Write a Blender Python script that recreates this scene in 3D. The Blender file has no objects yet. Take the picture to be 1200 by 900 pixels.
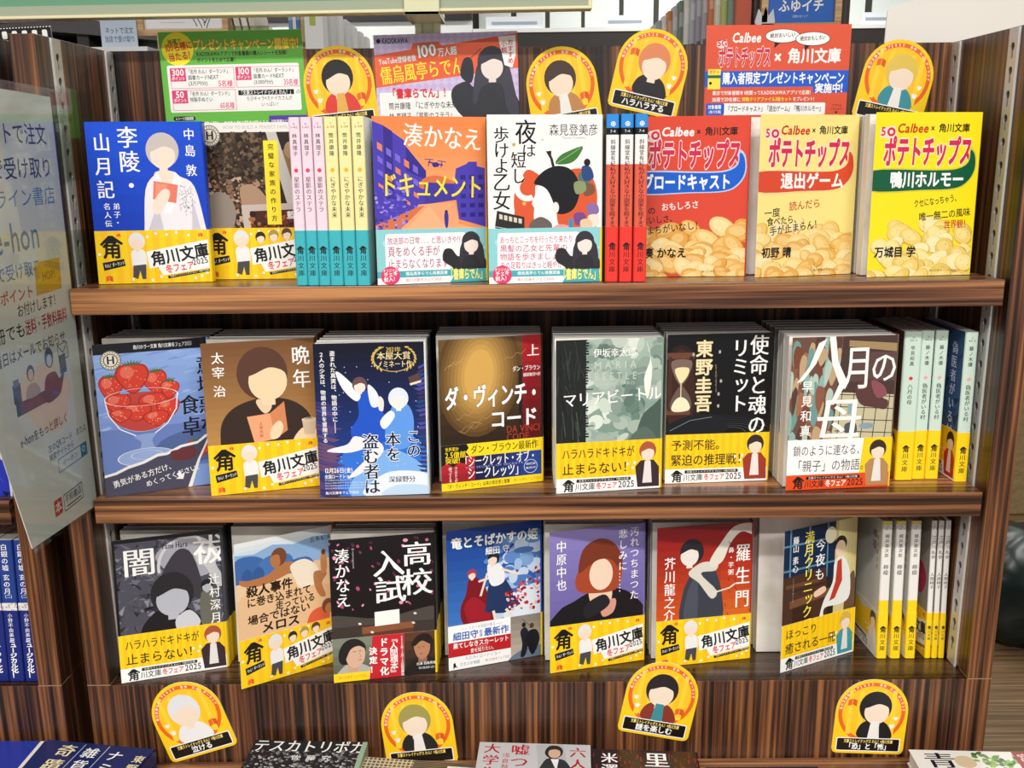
import bpy, math, random
from mathutils import Matrix, Vector
S = bpy.context.scene
COL = S.collection
R = math.radians

# ------------------------------------------------------------------ camera
def set_camera():
    p, y, r = .2330, .0069, -.0112
    fwd = Vector((0, math.cos(p), -math.sin(p))); up = Vector((0, math.sin(p), math.cos(p))); rt = Vector((1, 0, 0))
    Z = Matrix.Rotation(y, 3, 'Z'); fwd, up, rt = Z @ fwd, Z @ up, Z @ rt
    c, s = math.cos(r), math.sin(r)
    rt, up = c*rt + s*up, c*up - s*rt
    cam = bpy.data.cameras.new('camera'); cam.sensor_width = 36; cam.lens = 1150*36/1200; cam.clip_start = .02
    o = bpy.data.objects.new('camera', cam); COL.objects.link(o)
    b = -fwd
    o.matrix_world = Matrix(((rt.x, up.x, b.x, -.0165), (rt.y, up.y, b.y, -.8950), (rt.z, up.z, b.z, .1187), (0, 0, 0, 1)))
    S.camera = o
set_camera()

# ------------------------------------------------------------------ world, light, exposure
W = bpy.data.worlds.new('world'); S.world = W; W.use_nodes = True
W.node_tree.nodes['Background'].inputs[0].default_value = (.95, .97, 1, 1)
W.node_tree.nodes['Background'].inputs[1].default_value = .42
S.view_settings.view_transform = 'Standard'; S.view_settings.look = 'None'
S.view_settings.exposure = .0; S.view_settings.gamma = 1; S.view_settings.use_curve_mapping = False
S.cycles.use_denoising = True
S.cycles.max_bounces = 8; S.cycles.transparent_max_bounces = 12
FLOOR, CEIL = -1.2, 1.55
# ceiling strip lamps: x, y, length, watts  (front aisle, over the camera, behind the case)
LAMPS = [(-.75, -1.8, 1.2, 38), (.75, -1.8, 1.2, 38), (-.75, -2.8, 1.2, 40), (.75, -2.8, 1.2, 40),
         (-1.4, 2.2, 1.6, 26), (1.2, 2.2, 1.6, 26), (-1.4, 4.0, 1.6, 26), (1.2, 4.0, 1.6, 26)]

# ------------------------------------------------------------------ helpers
def lin(h):
    h = h.lstrip('#')
    if len(h) == 3: h = ''.join(c*2 for c in h)
    v = [int(h[i:i+2], 16)/255 for i in (0, 2, 4)]
    return tuple(c/12.92 if c <= .04045 else ((c+.055)/1.055)**2.4 for c in v) + (1,)
def mixh(a, b, t):
    a, b = a.lstrip('#'), b.lstrip('#')
    if len(a) == 3: a = ''.join(c*2 for c in a)
    if len(b) == 3: b = ''.join(c*2 for c in b)
    return '#' + ''.join('%02x' % round(int(a[i:i+2], 16)*(1-t) + int(b[i:i+2], 16)*t) for i in (0, 2, 4))
def mat(name, col=None, rough=.5, metal=0, emit=0, spec=.5, coat=0):
    m = bpy.data.materials.new(name); m.use_nodes = True
    b = m.node_tree.nodes['Principled BSDF']
    if col: b.inputs['Base Color'].default_value = lin(col)
    b.inputs['Roughness'].default_value = rough; b.inputs['Metallic'].default_value = metal
    b.inputs['Specular IOR Level'].default_value = spec; b.inputs['Coat Weight'].default_value = coat
    if emit:
        b.inputs['Emission Color'].default_value = lin(col); b.inputs['Emission Strength'].default_value = emit
    return m
def print_mat(name, rough, spec=.5, coat=0, bump=0):
    m = mat(name, None, rough, spec=spec, coat=coat); n = m.node_tree
    a = n.nodes.new('ShaderNodeAttribute'); a.attribute_name = 'Col'
    n.links.new(a.outputs['Color'], n.nodes['Principled BSDF'].inputs['Base Color'])
    if bump:
        t = n.nodes.new('ShaderNodeTexCoord'); z = n.nodes.new('ShaderNodeTexNoise'); z.inputs['Scale'].default_value = 28
        bp = n.nodes.new('ShaderNodeBump'); bp.inputs['Strength'].default_value = bump; bp.inputs['Distance'].default_value = .01
        n.links.new(t.outputs['Object'], z.inputs['Vector']); n.links.new(z.outputs['Fac'], bp.inputs['Height'])
        n.links.new(bp.outputs['Normal'], n.nodes['Principled BSDF'].inputs['Normal'])
    return m
def wood(name, vertical, dark='#170d09', mid='#4b2d1e', light='#98633a', rough=.36, fr=230):
    m = mat(name, None, rough); n = m.node_tree; L = n.links.new
    t = n.nodes.new('ShaderNodeTexCoord')
    def noise(sc, scale, det, dis=0):
        mp = n.nodes.new('ShaderNodeMapping'); mp.inputs['Scale'].default_value = sc
        L(t.outputs['Object'], mp.inputs['Vector'])
        z = n.nodes.new('ShaderNodeTexNoise'); z.inputs['Scale'].default_value = scale
        z.inputs['Detail'].default_value = det; z.inputs['Roughness'].default_value = .6; z.inputs['Distortion'].default_value = dis
        L(mp.outputs['Vector'], z.inputs['Vector']); return z.outputs['Fac']
    g = (1, 1, .012) if vertical else (.012, 1, 1)
    a = noise(g, fr, 4, .12); b = noise(g, fr*.3, 2, .2)
    ad = n.nodes.new('ShaderNodeMath'); ad.operation = 'MULTIPLY_ADD'; ad.inputs[1].default_value = .62
    m2 = n.nodes.new('ShaderNodeMath'); m2.operation = 'MULTIPLY'; m2.inputs[1].default_value = .38
    L(b, m2.inputs[0]); L(a, ad.inputs[0]); L(m2.outputs[0], ad.inputs[2])
    cr = n.nodes.new('ShaderNodeValToRGB'); e = cr.color_ramp.elements
    e[0].position = .40; e[0].color = lin(dark); e[1].position = .62; e[1].color = lin(light)
    for p_, c_ in ((.45, mixh(dark, mid, .5)), (.50, mid), (.56, mixh(mid, light, .5))):
        q = e.new(p_); q.color = lin(c_)
    L(ad.outputs[0], cr.inputs['Fac']); L(cr.outputs['Color'], n.nodes['Principled BSDF'].inputs['Base Color'])
    return m
M_WV = wood('zebra_wood_vertical', True)
M_WH = wood('zebra_wood_horizontal', False, '#2a1911', '#784d33', '#c48a58', rough=.28, fr=170)
M_WB = wood('zebra_wood_shelf_board', False, '#22140e', '#4a2f22', '#6f4a34', rough=.22)
M_PLANK = wood('floor_planks', False, '#5a452f', '#7b6244', '#9b8160', rough=.45)
M_OAK = wood('pale_wood', False, '#b58a58', '#cda676', '#dfbd90', rough=.5)
M_DARK = wood('dark_wood', True, '#1d120d', '#38251b', '#513729', rough=.5)
M_PRINT = print_mat('gloss_print', .24, .5, .0)
M_BAND = print_mat('band_print', .34, .45)
M_CARD = print_mat('card_print', .38, .4, bump=.04)
M_PAINT = print_mat('plain_paint', .5, .4)
M_STEEL = print_mat('rail_steel', .35, .5); M_STEEL.node_tree.nodes['Principled BSDF'].inputs['Metallic'].default_value = .35
M_CREAM = mat('cream_plastic', '#e6dfb4', .35)
def paper_edges():
    m = mat('page_edges', '#e9e4d6', .8, spec=.2); n = m.node_tree; L = n.links.new
    t = n.nodes.new('ShaderNodeTexCoord'); mp = n.nodes.new('ShaderNodeMapping'); mp.inputs['Scale'].default_value = (.4, 40, .4)
    z = n.nodes.new('ShaderNodeTexNoise'); z.inputs['Scale'].default_value = 60; z.inputs['Detail'].default_value = 2
    cr = n.nodes.new('ShaderNodeValToRGB'); e = cr.color_ramp.elements
    e[0].position = .35; e[0].color = lin('#ddd8cc'); e[1].position = .6; e[1].color = lin('#f6f3ec')
    L(t.outputs['Object'], mp.inputs['Vector']); L(mp.outputs['Vector'], z.inputs['Vector']); L(z.outputs['Fac'], cr.inputs['Fac'])
    L(cr.outputs['Color'], n.nodes['Principled BSDF'].inputs['Base Color']); return m
M_PAGE = paper_edges()
def clear(name, col, refl=.10, rough=.06):
    m = bpy.data.materials.new(name); m.use_nodes = True; n = m.node_tree; n.nodes.clear(); L = n.links.new
    o = n.nodes.new('ShaderNodeOutputMaterial'); mx = n.nodes.new('ShaderNodeMixShader')
    t = n.nodes.new('ShaderNodeBsdfTransparent'); t.inputs[0].default_value = lin(col)
    g = n.nodes.new('ShaderNodeBsdfGlossy'); g.inputs['Roughness'].default_value = rough
    lw = n.nodes.new('ShaderNodeLayerWeight'); lw.inputs[0].default_value = .5
    pw = n.nodes.new('ShaderNodeMath'); pw.operation = 'POWER'; pw.inputs[1].default_value = 5; L(lw.outputs['Facing'], pw.inputs[0])
    ad = n.nodes.new('ShaderNodeMath'); ad.operation = 'MULTIPLY_ADD'; ad.inputs[1].default_value = .6; ad.inputs[2].default_value = refl; ad.use_clamp = True
    L(pw.outputs[0], ad.inputs[0]); L(ad.outputs[0], mx.inputs[0]); L(t.outputs[0], mx.inputs[1]); L(g.outputs[0], mx.inputs[2])
    L(mx.outputs[0], o.inputs[0]); return m
M_CLEAR = clear('clear_film', '#f2f5f2', .03)
M_ACRYL = clear('acrylic', '#e3e6cc', .10)

class MB:
    """collects faces with a colour each and links them as one mesh object"""
    def __init__(s): s.v = []; s.f = []; s.c = []; s.m = None
    def face(s, pts, c='#fff'):
        n = len(s.v); s.v += [tuple(p) for p in pts]; s.f.append(tuple(range(n, n+len(pts)))); s.c.append(c); return s
    def box(s, x0, y0, z0, x1, y1, z1, c='#fff', sl=0):
        q = lambda x, y, z: (x, y, z - sl*(y))
        p = [q(x0,y0,z0), q(x1,y0,z0), q(x1,y1,z0), q(x0,y1,z0), q(x0,y0,z1), q(x1,y0,z1), q(x1,y1,z1), q(x0,y1,z1)]
        n = len(s.v); s.v += p
        for f in ((0,3,2,1), (4,5,6,7), (0,1,5,4), (1,2,6,5), (2,3,7,6), (3,0,4,7)):
            s.f.append(tuple(n+i for i in f)); s.c.append(c)
        return s
    def prism(s, pts, y0, y1, c='#fff', mp=None, side=None):
        """outline pts (a, b) extruded from y0 to y1; mp(a, b, y) -> point"""
        mp = mp or (lambda a, b, y: (a, y, b))
        n = len(s.v); k = len(pts)
        s.v += [mp(a, b, y0) for a, b in pts] + [mp(a, b, y1) for a, b in pts]
        s.f.append(tuple(range(n, n+k))); s.c.append(c)
        s.f.append(tuple(range(n+2*k-1, n+k-1, -1))); s.c.append(c)
        for i in range(k):
            j = (i+1) % k; s.f.append((n+i, n+k+i, n+k+j, n+j)); s.c.append(side or c)
        return s
    def tube(s, pts, r, c='#fff', k=8):
        n0 = len(s.v)
        for i, p in enumerate(pts):
            p = Vector(p); d = (Vector(pts[min(i+1, len(pts)-1)]) - Vector(pts[max(i-1, 0)])).normalized()
            u = d.orthogonal().normalized() if i == 0 else (u - d*(u @ d)).normalized()
            w = d.cross(u)
            for j in range(k):
                a = 2*math.pi*j/k; s.v.append(tuple(p + (u*math.cos(a) + w*math.sin(a))*r))
        for i in range(len(pts)-1):
            for j in range(k):
                a, b = n0+i*k+j, n0+i*k+(j+1) % k; s.f.append((a, b, b+k, a+k)); s.c.append(c)
        s.f.append(tuple(n0+j for j in range(k))[::-1]); s.c.append(c)
        s.f.append(tuple(n0+(len(pts)-1)*k+j for j in range(k))); s.c.append(c)
        return s
    def mesh(s, name, m):
        me = bpy.data.meshes.new(name); me.from_pydata(s.v, [], s.f)
        at = me.attributes.new('Col', 'FLOAT_COLOR', 'FACE')
        cache = {}; buf = []
        for c in s.c:
            if c not in cache: cache[c] = lin(c)
            buf += cache[c]
        at.data.foreach_set('color', buf); me.materials.append(m); me.update(); return me
    def build(s, name, m, parent=None, bevel=0):
        o = bpy.data.objects.new(name, s.mesh(name, m)); COL.objects.link(o); o.parent = parent
        if bevel:
            b = o.modifiers.new('bevel', 'BEVEL'); b.width = bevel; b.segments = 2; b.limit_method = 'ANGLE'
        return o
def tag(o, label, cat, group=None, kind=None):
    if label: o['label'] = label
    if cat: o['category'] = cat
    if group: o['group'] = group
    if kind: o['kind'] = kind
    return o
def empty(name, label, cat, M=None, group=None):
    o = bpy.data.objects.new(name, None); COL.objects.link(o); o.empty_display_size = .03
    if M is not None: o.matrix_world = M
    return tag(o, label, cat, group)
def struct(o): o['kind'] = 'structure'; return o

# ------------------------------------------------------------------ printing: flat artwork laid on a sheet, layer over layer
GLY = {}
def glyph(ch, w):
    k = (ch, w)
    if k not in GLY:
        cu = bpy.data.curves.new('glyph', 'FONT'); cu.body = ch; cu.offset = w; cu.resolution_u = 2; cu.fill_mode = 'FRONT'
        ob = bpy.data.objects.new('glyph', cu); me = ob.to_mesh()
        GLY[k] = ([(v.co.x, v.co.y) for v in me.vertices], [tuple(p.vertices) for p in me.polygons])
        ob.to_mesh_clear(); bpy.data.objects.remove(ob); bpy.data.curves.remove(cu)
    return GLY[k]
ROT = set('ー〜…‥―-—「」『』（）()＝')
SMALL = set('ッャュョァィゥェォっゃゅょぁぃぅぇぉ')
class Cv:
    def __init__(s, w, h, bg=None):
        s.w, s.h, s.ops = w, h, []
        s.bg = bg
    def add(s, polys, c): s.ops.append((polys, c)); return s
    def poly(s, pts, c): return s.add([pts], c)
    def rect(s, x0, y0, x1, y1, c): return s.add([[(x0, y0), (x1, y0), (x1, y1), (x0, y1)]], c)
    def ell(s, cx, cy, rx, ry, c, rot=0, n=24):
        a = R(rot); ca, sa = math.cos(a), math.sin(a); o = []
        for i in range(n):
            t = 2*math.pi*i/n; u, v = rx*math.cos(t), ry*math.sin(t); o.append((cx+u*ca-v*sa, cy+u*sa+v*ca))
        return s.add([o], c)
    def blob(s, pts, c, k=4):
        o = []; n = len(pts)
        for i in range(n):
            p0, p1, p2, p3 = (pts[(i+j-1) % n] for j in range(4))
            for q in range(k):
                t = q/k
                o.append(tuple(.5*(2*p1[d] + (p2[d]-p0[d])*t + (2*p0[d]-5*p1[d]+4*p2[d]-p3[d])*t*t + (3*p1[d]-p0[d]-3*p2[d]+p3[d])*t**3) for d in (0, 1)))
        return s.add([o], c)
    def rr(s, x0, y0, x1, y1, r, c, n=4):
        o = []
        for cx, cy, a0 in ((x1-r, y0+r, -90), (x1-r, y1-r, 0), (x0+r, y1-r, 90), (x0+r, y0+r, 180)):
            for i in range(n+1):
                a = R(a0 + 90*i/n); o.append((cx+r*math.cos(a), cy+r*math.sin(a)))
        return s.add([o], c)
    def ring(s, cx, cy, r0, r1, a0, a1, c, n=28, ry=1):
        P = []
        for i in range(n):
            a, b = R(a0+(a1-a0)*i/n), R(a0+(a1-a0)*(i+1)/n)
            P.append([(cx+r0*math.cos(a), cy+ry*r0*math.sin(a)), (cx+r1*math.cos(a), cy+ry*r1*math.sin(a)), (cx+r1*math.cos(b), cy+ry*r1*math.sin(b)), (cx+r0*math.cos(b), cy+ry*r0*math.sin(b))])
        return s.add(P, c)
    def ln(s, pts, w, c):
        P = []
        for (x0, y0), (x1, y1) in zip(pts, pts[1:]):
            d = math.hypot(x1-x0, y1-y0) or 1; nx, ny = -(y1-y0)/d*w/2, (x1-x0)/d*w/2
            P.append([(x0+nx, y0+ny), (x1+nx, y1+ny), (x1-nx, y1-ny), (x0-nx, y0-ny)])
        return s.add(P, c)
    def frame(s, x0, y0, x1, y1, w, c): return s.ln([(x0, y0), (x1, y0), (x1, y1), (x0, y1), (x0, y0)], w, c)
    def grad(s, x0, y0, x1, y1, c0, c1, n=10, hor=False):
        for i in range(n):
            c = mixh(c0, c1, i/max(1, n-1)); a, b = i/n, (i+1)/n
            if hor: s.rect(x0+(x1-x0)*a, y0, x0+(x1-x0)*b, y1, c)
            else: s.rect(x0, y0+(y1-y0)*a, x1, y0+(y1-y0)*b, c)
        return s
    def _put(s, ch, w, f, c):
        v, fs = glyph(ch, 0); O = [(0, 0)]
        if w > .004:
            k = 8 if w > .04 else 6 if w > .02 else 4
            O = [(w*.85*math.cos(6.2832*(i+.5)/k), w*.85*math.sin(6.2832*(i+.5)/k)) for i in range(k)] + ([(0, 0)] if w > .045 else [])
        for dx, dy in O:
            P = [f(x+dx, y+dy) for x, y in v]; s.ops.append(([[P[i] for i in q] for q in fs], c))
    def _draw(s, items, b, c, o, oc, mi):
        if o is not None:
            for ch, f in items: s._put(ch, round(b+o, 3), f, oc)
        for ch, f in items:
            if mi:
                for d in (-mi, mi): s._put(ch, b if b > .02 else 0, (lambda x, y, f=f, d=d: f(x+d, y)), c)
            else: s._put(ch, b, f, c)
        return s
    def T(s, x, y, z, t, c, b=0, w=None, r=0, o=None, oc='#fff', mi=0, sh=0, sp=0, al=0):
        """horizontal line: top-left x, y; em z; w = fitted width; r = tilt up to the right; mi = thick uprights like a text face"""
        if not t: return s
        adv = []
        for ch in t:
            if ch == ' ': adv.append(.32)
            elif ch == '　': adv.append(1)
            elif ord(ch) < 0x2000:
                v = glyph(ch, 0)[0]; adv.append((max(p[0] for p in v) + .07) if v else .3)
            else: adv.append(1)
        tot = sum(adv) + sp*(len(t)-1); k = z if w is None else w/tot
        if al: x -= tot*k*al
        a = R(r); ca, sa = math.cos(a), math.sin(a); X = 0; it = []
        for ch, d in zip(t, adv):
            if ch not in ' 　':
                lat = ord(ch) < 0x2000
                def f(gx, gy, X=X, q=(1.15 if lat else 1)):
                    u = (X+gx+sh*gy)*k; v = (.86-gy*q)*z
                    return (x+u*ca+v*sa, y-u*sa+v*ca)
                it.append((ch, f))
            X += d + sp
        return s._draw(it, b, c, o, oc, mi)
    def V(s, x, y, z, t, c, b=0, st=None, o=None, oc='#fff', mi=0, r=0, hs=1, wd=1):
        """vertical line: column left edge x, top y, em z, step st"""
        st = z if st is None else st; it = []; Y = 0; a = R(r); ca, sa = math.cos(a), math.sin(a)
        for ch in t:
            if ch in ' 　': Y += st*(.4 if ch == ' ' else 1); continue
            rot = ch in ROT; dx = dy = 0
            if ch in '、。': dx, dy = .58, -.58
            elif ch in SMALL: dx, dy = .1, -.1
            lat = ord(ch) < 0x2000
            if lat:
                v = glyph(ch, 0)[0]; dx = .5 - (max(p[0] for p in v)+min(p[0] for p in v))/2
            def f(gx, gy, Y=Y, rot=rot, dx=dx, dy=dy):
                if rot: gx, gy = .5+(gy-.38), .38-(gx-.5)
                u = ((gx+dx-.5)*wd+.5)*z; v = Y+(.86-gy+dy)*z*hs
                return (x+u*ca-v*sa, y+u*sa+v*ca)
            it.append((ch, f)); Y += st
        return s._draw(it, b, c, o, oc, mi)
    def emit(s, mb, mp, step=.000009):
        """lay the artwork on a surface; mp(x, y_down, lift) -> point, all in metres"""
        placed = []
        for polys, c in s.ops:
            xs = [p[0] for q in polys for p in q]; ys = [p[1] for q in polys for p in q]
            if not xs: continue
            bb = (min(xs), min(ys), max(xs), max(ys))
            if bb[0] > s.w or bb[1] > s.h or bb[2] < 0 or bb[3] < 0: continue
            lv = 1 + max((l for q, l in placed if q[0] < bb[2] and q[2] > bb[0] and q[1] < bb[3] and q[3] > bb[1]), default=0)
            placed.append((bb, lv))
            inside = bb[0] >= 0 and bb[1] >= 0 and bb[2] <= s.w and bb[3] <= s.h
            for q in polys:
                if not inside: q = clip(q, s.w, s.h)
                if len(q) > 2: mb.face([mp(px/1000, py/1000, lv*step) for px, py in q], c)
def clip(q, w, h):
    for ax, lim, sg in ((0, 0, 1), (0, w, -1), (1, 0, 1), (1, h, -1)):
        o = []
        for i in range(len(q)):
            a, b = q[i-1], q[i]; ia, ib = (a[ax]-lim)*sg >= 0, (b[ax]-lim)*sg >= 0
            if ia != ib:
                t = (lim-a[ax])/(b[ax]-a[ax]); o.append((a[0]+(b[0]-a[0])*t, a[1]+(b[1]-a[1])*t))
            if ib: o.append(b)
        q = o
        if len(q) < 3: return []
    return q

# ------------------------------------------------------------------ the room
f = MB(); f.box(-6, -3.5, FLOOR-.05, 6, 6.2, FLOOR); struct(f.build('floor', M_PLANK))
f = MB(); f.box(-6, -3.5, CEIL, 6, 6.2, CEIL+.05, '#f2f2ee'); struct(f.build('ceiling', M_PAINT))
f = MB(); f.box(-6, 5.05, FLOOR, 6, 5.15, CEIL, '#e9efec')
struct(f.build('wall_back', M_PAINT))
for i, (x0, x1) in enumerate([(-2.75, -2.52), (-2.46, -2.2), (-2.12, -1.9), (-.225, -.04), (-.01, .155), (.18, .36), (.38, .575), (.6, .77), (.8, 1.35), (1.38, 1.97), (2.01, 2.7)]):
    f = MB(); f.box(x0, 5.02, .76, x1, 5.05, 1.5, '#eef5f3'); o = f.build('wall_panel', M_PAINT, bevel=.004)
    o['kind'] = 'structure'
f = MB(); f.box(-6, 5.03, .7, 6, 5.049, 1.52, '#3c3a34'); struct(f.build('trim_1', M_PAINT))

def ceiling_light(x, y, l, w, n):
    t = empty('ceiling_light', n, 'ceiling light', Matrix.Translation((x, y, CEIL)), 'strip lights on the ceiling')
    m = MB(); m.box(-l/2-.02, -.09, -.03, l/2+.02, .09, -.0002, '#f4f4f2'); m.build('housing', M_PAINT, t)
    m = MB(); m.box(-l/2, -.07, -.045, l/2, .07, -.03); m.build('diffuser', M_LAMP, t)
    a = bpy.data.lights.new('lamp_light', 'AREA'); a.shape = 'RECTANGLE'; a.size = l; a.size_y = .14; a.energy = w; a.color = (1, .975, .93)
    o = bpy.data.objects.new('lamp_light', a); COL.objects.link(o); o.parent = t; o.location = (0, 0, -.05)
M_LAMP = mat('lamp_diffuser', '#fffaf0', .4, emit=3)
for i, (x, y, l, w) in enumerate(LAMPS):
    ceiling_light(x, y, l, w, 'long white ceiling strip light %s the bookcases, on the %s side' % (
        ('in front of', 'in front of', 'well in front of', 'well in front of', 'just behind', 'just behind', 'far behind', 'far behind')[i], ('left', 'right')[i % 2]))

# ------------------------------------------------------------------ bookcases
Z1, Z2, Z3 = 0., -.2050, -.4036
SL = {1: .03, 2: .03, 3: .08}
ZR = {1: Z1, 2: Z2, 3: Z3}
CT, DEP, HW, HO = .2225, .168, .433, .4565
def zs(row, y): return ZR[row] - SL[row]*y
def keyhole_plate(length, wid, pitch, top):
    cu = bpy.data.curves.new('plate', 'CURVE'); cu.dimensions = '2D'; cu.fill_mode = 'BOTH'; cu.extrude = .00055
    def spl(pts):
        s = cu.splines.new('POLY'); s.points.add(len(pts)-1)
        for p, (a, b) in zip(s.points, pts): p.co = (a, b, 0, 1)
        s.use_cyclic_u = True
    spl([(-wid/2, 0), (wid/2, 0), (wid/2, -length), (-wid/2, -length)])
    n = int((length-top)/pitch)
    for i in range(n):
        c = -top - i*pitch; P = []
        for k in range(11):
            a = R(-60 + 300*k/10); pass
        P = [(.0038*math.cos(R(t)), c+.0038*math.sin(R(t))) for t in range(-65, 246, 31)] + [(-.0016, c-.0105), (.0016, c-.0105)]
        spl(P)
    ob = bpy.data.objects.new('plate', cu); me = ob.to_mesh()
    v = [tuple(q.co) for q in me.vertices]; fs = [tuple(p.vertices) for p in me.polygons]
    ob.to_mesh_clear(); bpy.data.objects.remove(ob); bpy.data.curves.remove(cu)
    return v, fs
def rail(x, s, y0, y1, parent):
    """slotted steel standard on the side panel; s = +1 when it faces right"""
    zb = zs(3, (y0+y1)/2)+.001; ln = CT-.001-zb; yc = (y0+y1)/2
    v, fs = keyhole_plate(ln, y1-y0, .0209, .016)
    m = MB()
    for q in fs: m.face([(x + s*(.0011+v[i][2]), yc+v[i][0], CT-.001+v[i][1]) for i in q], '#c9c8c4')
    m.box(min(x+s*.0001, x+s*.0006), y0, zb, max(x+s*.0001, x+s*.0006), y1, CT-.001, '#15110f')
    m.box(min(x, x+s*.0016), y0-.0016, zb, max(x, x+s*.0016), y0, CT-.001, '#f2f2ee')
    return m.build('slotted_rail', M_STEEL, parent)
def bookcase(name, label):
    t = empty(name, label, 'bookcase', Matrix.Translation((0, .09, FLOOR)))
    inv = Matrix.Translation((0, -.09, -FLOOR))
    P = []
    for x0, x1 in ((-HO, -HW), (HW, HO)):
        m = MB(); m.box(x0, 0, Z3+.0006, x1, DEP+.018, CT); P.append(m.build('side_panel', M_WV, t, .0006))
    m = MB(); m.box(-HW, DEP, Z3-.02, HW, DEP+.016, CT); P.append(m.build('back_panel', M_WV, t))
    m = MB(); m.box(-HO, 0, FLOOR, HO, .0195, Z3, sl=.08); m.box(-HO, .0195, FLOOR, -HO+.02, DEP+.018, Z3); m.box(HO-.02, .0195, FLOOR, HO, DEP+.018, Z3)
    P.append(m.build('plinth', M_WV, t, .0006))
    m = MB(); m.box(-HW, .0005, Z3-.022, HW, DEP, Z3, sl=.08); P.append(m.build('base_board', M_WB, t))
    for z in (Z1, Z2):
        m = MB(); m.box(-.4285, 0, z-.0245, .4285, .166, z, sl=.03); P.append(m.build('shelf', M_WH, t, .0007))
    m = MB(); m.box(-HO, -.0004, Z3+.0001, -HW, .02, Z3+.0005, '#a98d6b'); m.box(HW, -.0004, Z3+.0001, HO, .02, Z3+.0005, '#a98d6b')
    P.append(m.build('joint_strip', M_PAINT, t))
    for s in (-1, 1):
        P.append(rail(s*HW, -s, .029, .0455, t)); P.append(rail(s*HW, -s, .1495, .166, t))
    for o in P: o.matrix_parent_inverse = inv
    return t, P
case, parts = bookcase('bookcase', 'large dark striped wooden bookcase holding three rows of face-out paperbacks')
NX = -(2*HO + .026)
c2 = case.copy(); COL.objects.link(c2); c2.location.x += NX
c2['label'] = 'dark striped wooden bookcase cut off by the left edge, holding dark blue spines'
for o in parts:
    q = o.copy(); COL.objects.link(q); q.parent = c2; q.matrix_parent_inverse = o.matrix_parent_inverse

# ------------------------------------------------------------------ paperbacks
BW, BH = .1055, .150
def spine_pts(t, r, lift=0):
    P = []
    for k in range(4):
        a = R(-90+30*k); P.append((BW-r+(r+lift)*math.cos(a), r+(r+lift)*math.sin(a)))
    for k in range(4):
        a = R(30*k); P.append((BW-r+(r+lift)*math.cos(a), t-r+(r+lift)*math.sin(a)))
    P.append((0, t+lift)); return P
def sheet_mesh(t, flap, h, lift, front, fbg, segs, back, spine=None, th=.0003):
    """a cover (or paper band) of height h: front panel opened by flap, rounded spine, back"""
    r = min(.002, t*.28); hx = BW-r; ca, sa = math.cos(flap), math.sin(flap); m = MB()
    def fp(x, yd, d):
        q = (x*1.0)-hx; d += lift
        return (hx+q*ca+d*sa, q*sa-d*ca, h-yd)
    m.face([fp(0, 0, 0), fp(0, h, 0), fp(hx, h, 0), fp(hx, 0, 0)], fbg)
    m.face([fp(0, 0, -th), fp(hx, 0, -th), fp(hx, h, -th), fp(0, h, -th)], '#f4f1ea')
    m.face([fp(0, 0, 0), fp(0, 0, -th), fp(0, h, -th), fp(0, h, 0)], '#eeeae2')
    m.face([fp(0, 0, 0), fp(hx, 0, 0), fp(hx, 0, -th), fp(0, 0, -th)], '#eeeae2')
    o = spine_pts(t, r, lift); i_ = spine_pts(t, r, lift-th)
    for z0, z1, c in segs:
        for k in range(len(o)-1):
            (ax, ay), (bx, by) = o[k], o[k+1]; cc = c if k < 7 else (back if back else c)
            m.face([(ax, ay, h-z1), (bx, by, h-z1), (bx, by, h-z0), (ax, ay, h-z0)], cc)
    for k in range(len(o)-1):
        for z in (h,):
            m.face([(o[k][0], o[k][1], z), (o[k+1][0], o[k+1][1], z), (i_[k+1][0], i_[k+1][1], z), (i_[k][0], i_[k][1], z)], '#eeeae2')
    k = len(o)-1
    m.face([(0, o[k][1], 0), (0, o[k][1], h), (0, i_[k][1], h), (0, i_[k][1], 0)], '#eeeae2')
    if front: front.w = min(front.w, hx*1000); front.emit(m, fp)
    if spine: spine.emit(m, lambda x, yd, d: (BW+lift+d, x, h-yd))
    return m
def make_book(label, group, M, t, flap=0, front=None, band=None, spine=None, segs=None, sband=None, bsegs=None, back='#dfe3e6', bback=None, hb=.050, band_bg='#ffd81a', h=BH, rough=None):
    e = empty('paperback_book', label, 'book', M, group)
    if band and front: front.h = (h-hb)*1000+1
    bg = front.bg if front else '#ddd'
    segs = segs or [(0, h, bg)]
    sheet_mesh(t, flap, h, 0, front, bg, segs, back, spine).build('cover', M_PRINT, e)
    r = min(.002, t*.28)
    m = MB(); m.box(.0006, .00035, .0004, BW-.0012, t-.00045, h-.0008); m.build('page_block', M_PAGE, e)
    if band or bsegs:
        sheet_mesh(t, flap, hb, .0003, band, band.bg if band else band_bg, bsegs or [(0, hb, band_bg)], bback or band_bg, sband, .00025).build('paper_band', M_BAND, e)
    return e
def dup(e, M, label=None, group=None):
    c = e.copy(); COL.objects.link(c); c.matrix_world = M
    if label: c['label'] = label
    if group: c['group'] = group
    for ch in e.children:
        q = ch.copy(); COL.objects.link(q); q.parent = c
    return c
def pose(row, x, y, dz=.0005):
    return Matrix.Translation((x, y, zs(row, y)+dz)) @ Matrix.Rotation(-math.atan(SL[row]), 4, 'X')
def pose_spine(row, x, y, yaw=0, dz=.0005):
    return pose(row, x, y, dz) @ Matrix.Rotation(R(-90+yaw), 4, 'Z') @ Matrix.Translation((-BW, 0, 0))
def stack(row, spots, t, bg, bandcol, label, group, back='#dfe3e6'):
    """plain closed copies standing behind a front copy"""
    e = None
    for x, y in spots:
        M = pose(row, x, y)
        if e is None:
            e = make_book(label, group, M, t, 0, Cv(105.5, 150, bg), Cv(105.5, 50, bandcol) if bandcol else None, band_bg=bandcol or '#fff', back=back)
        else: dup(e, M)

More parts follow.
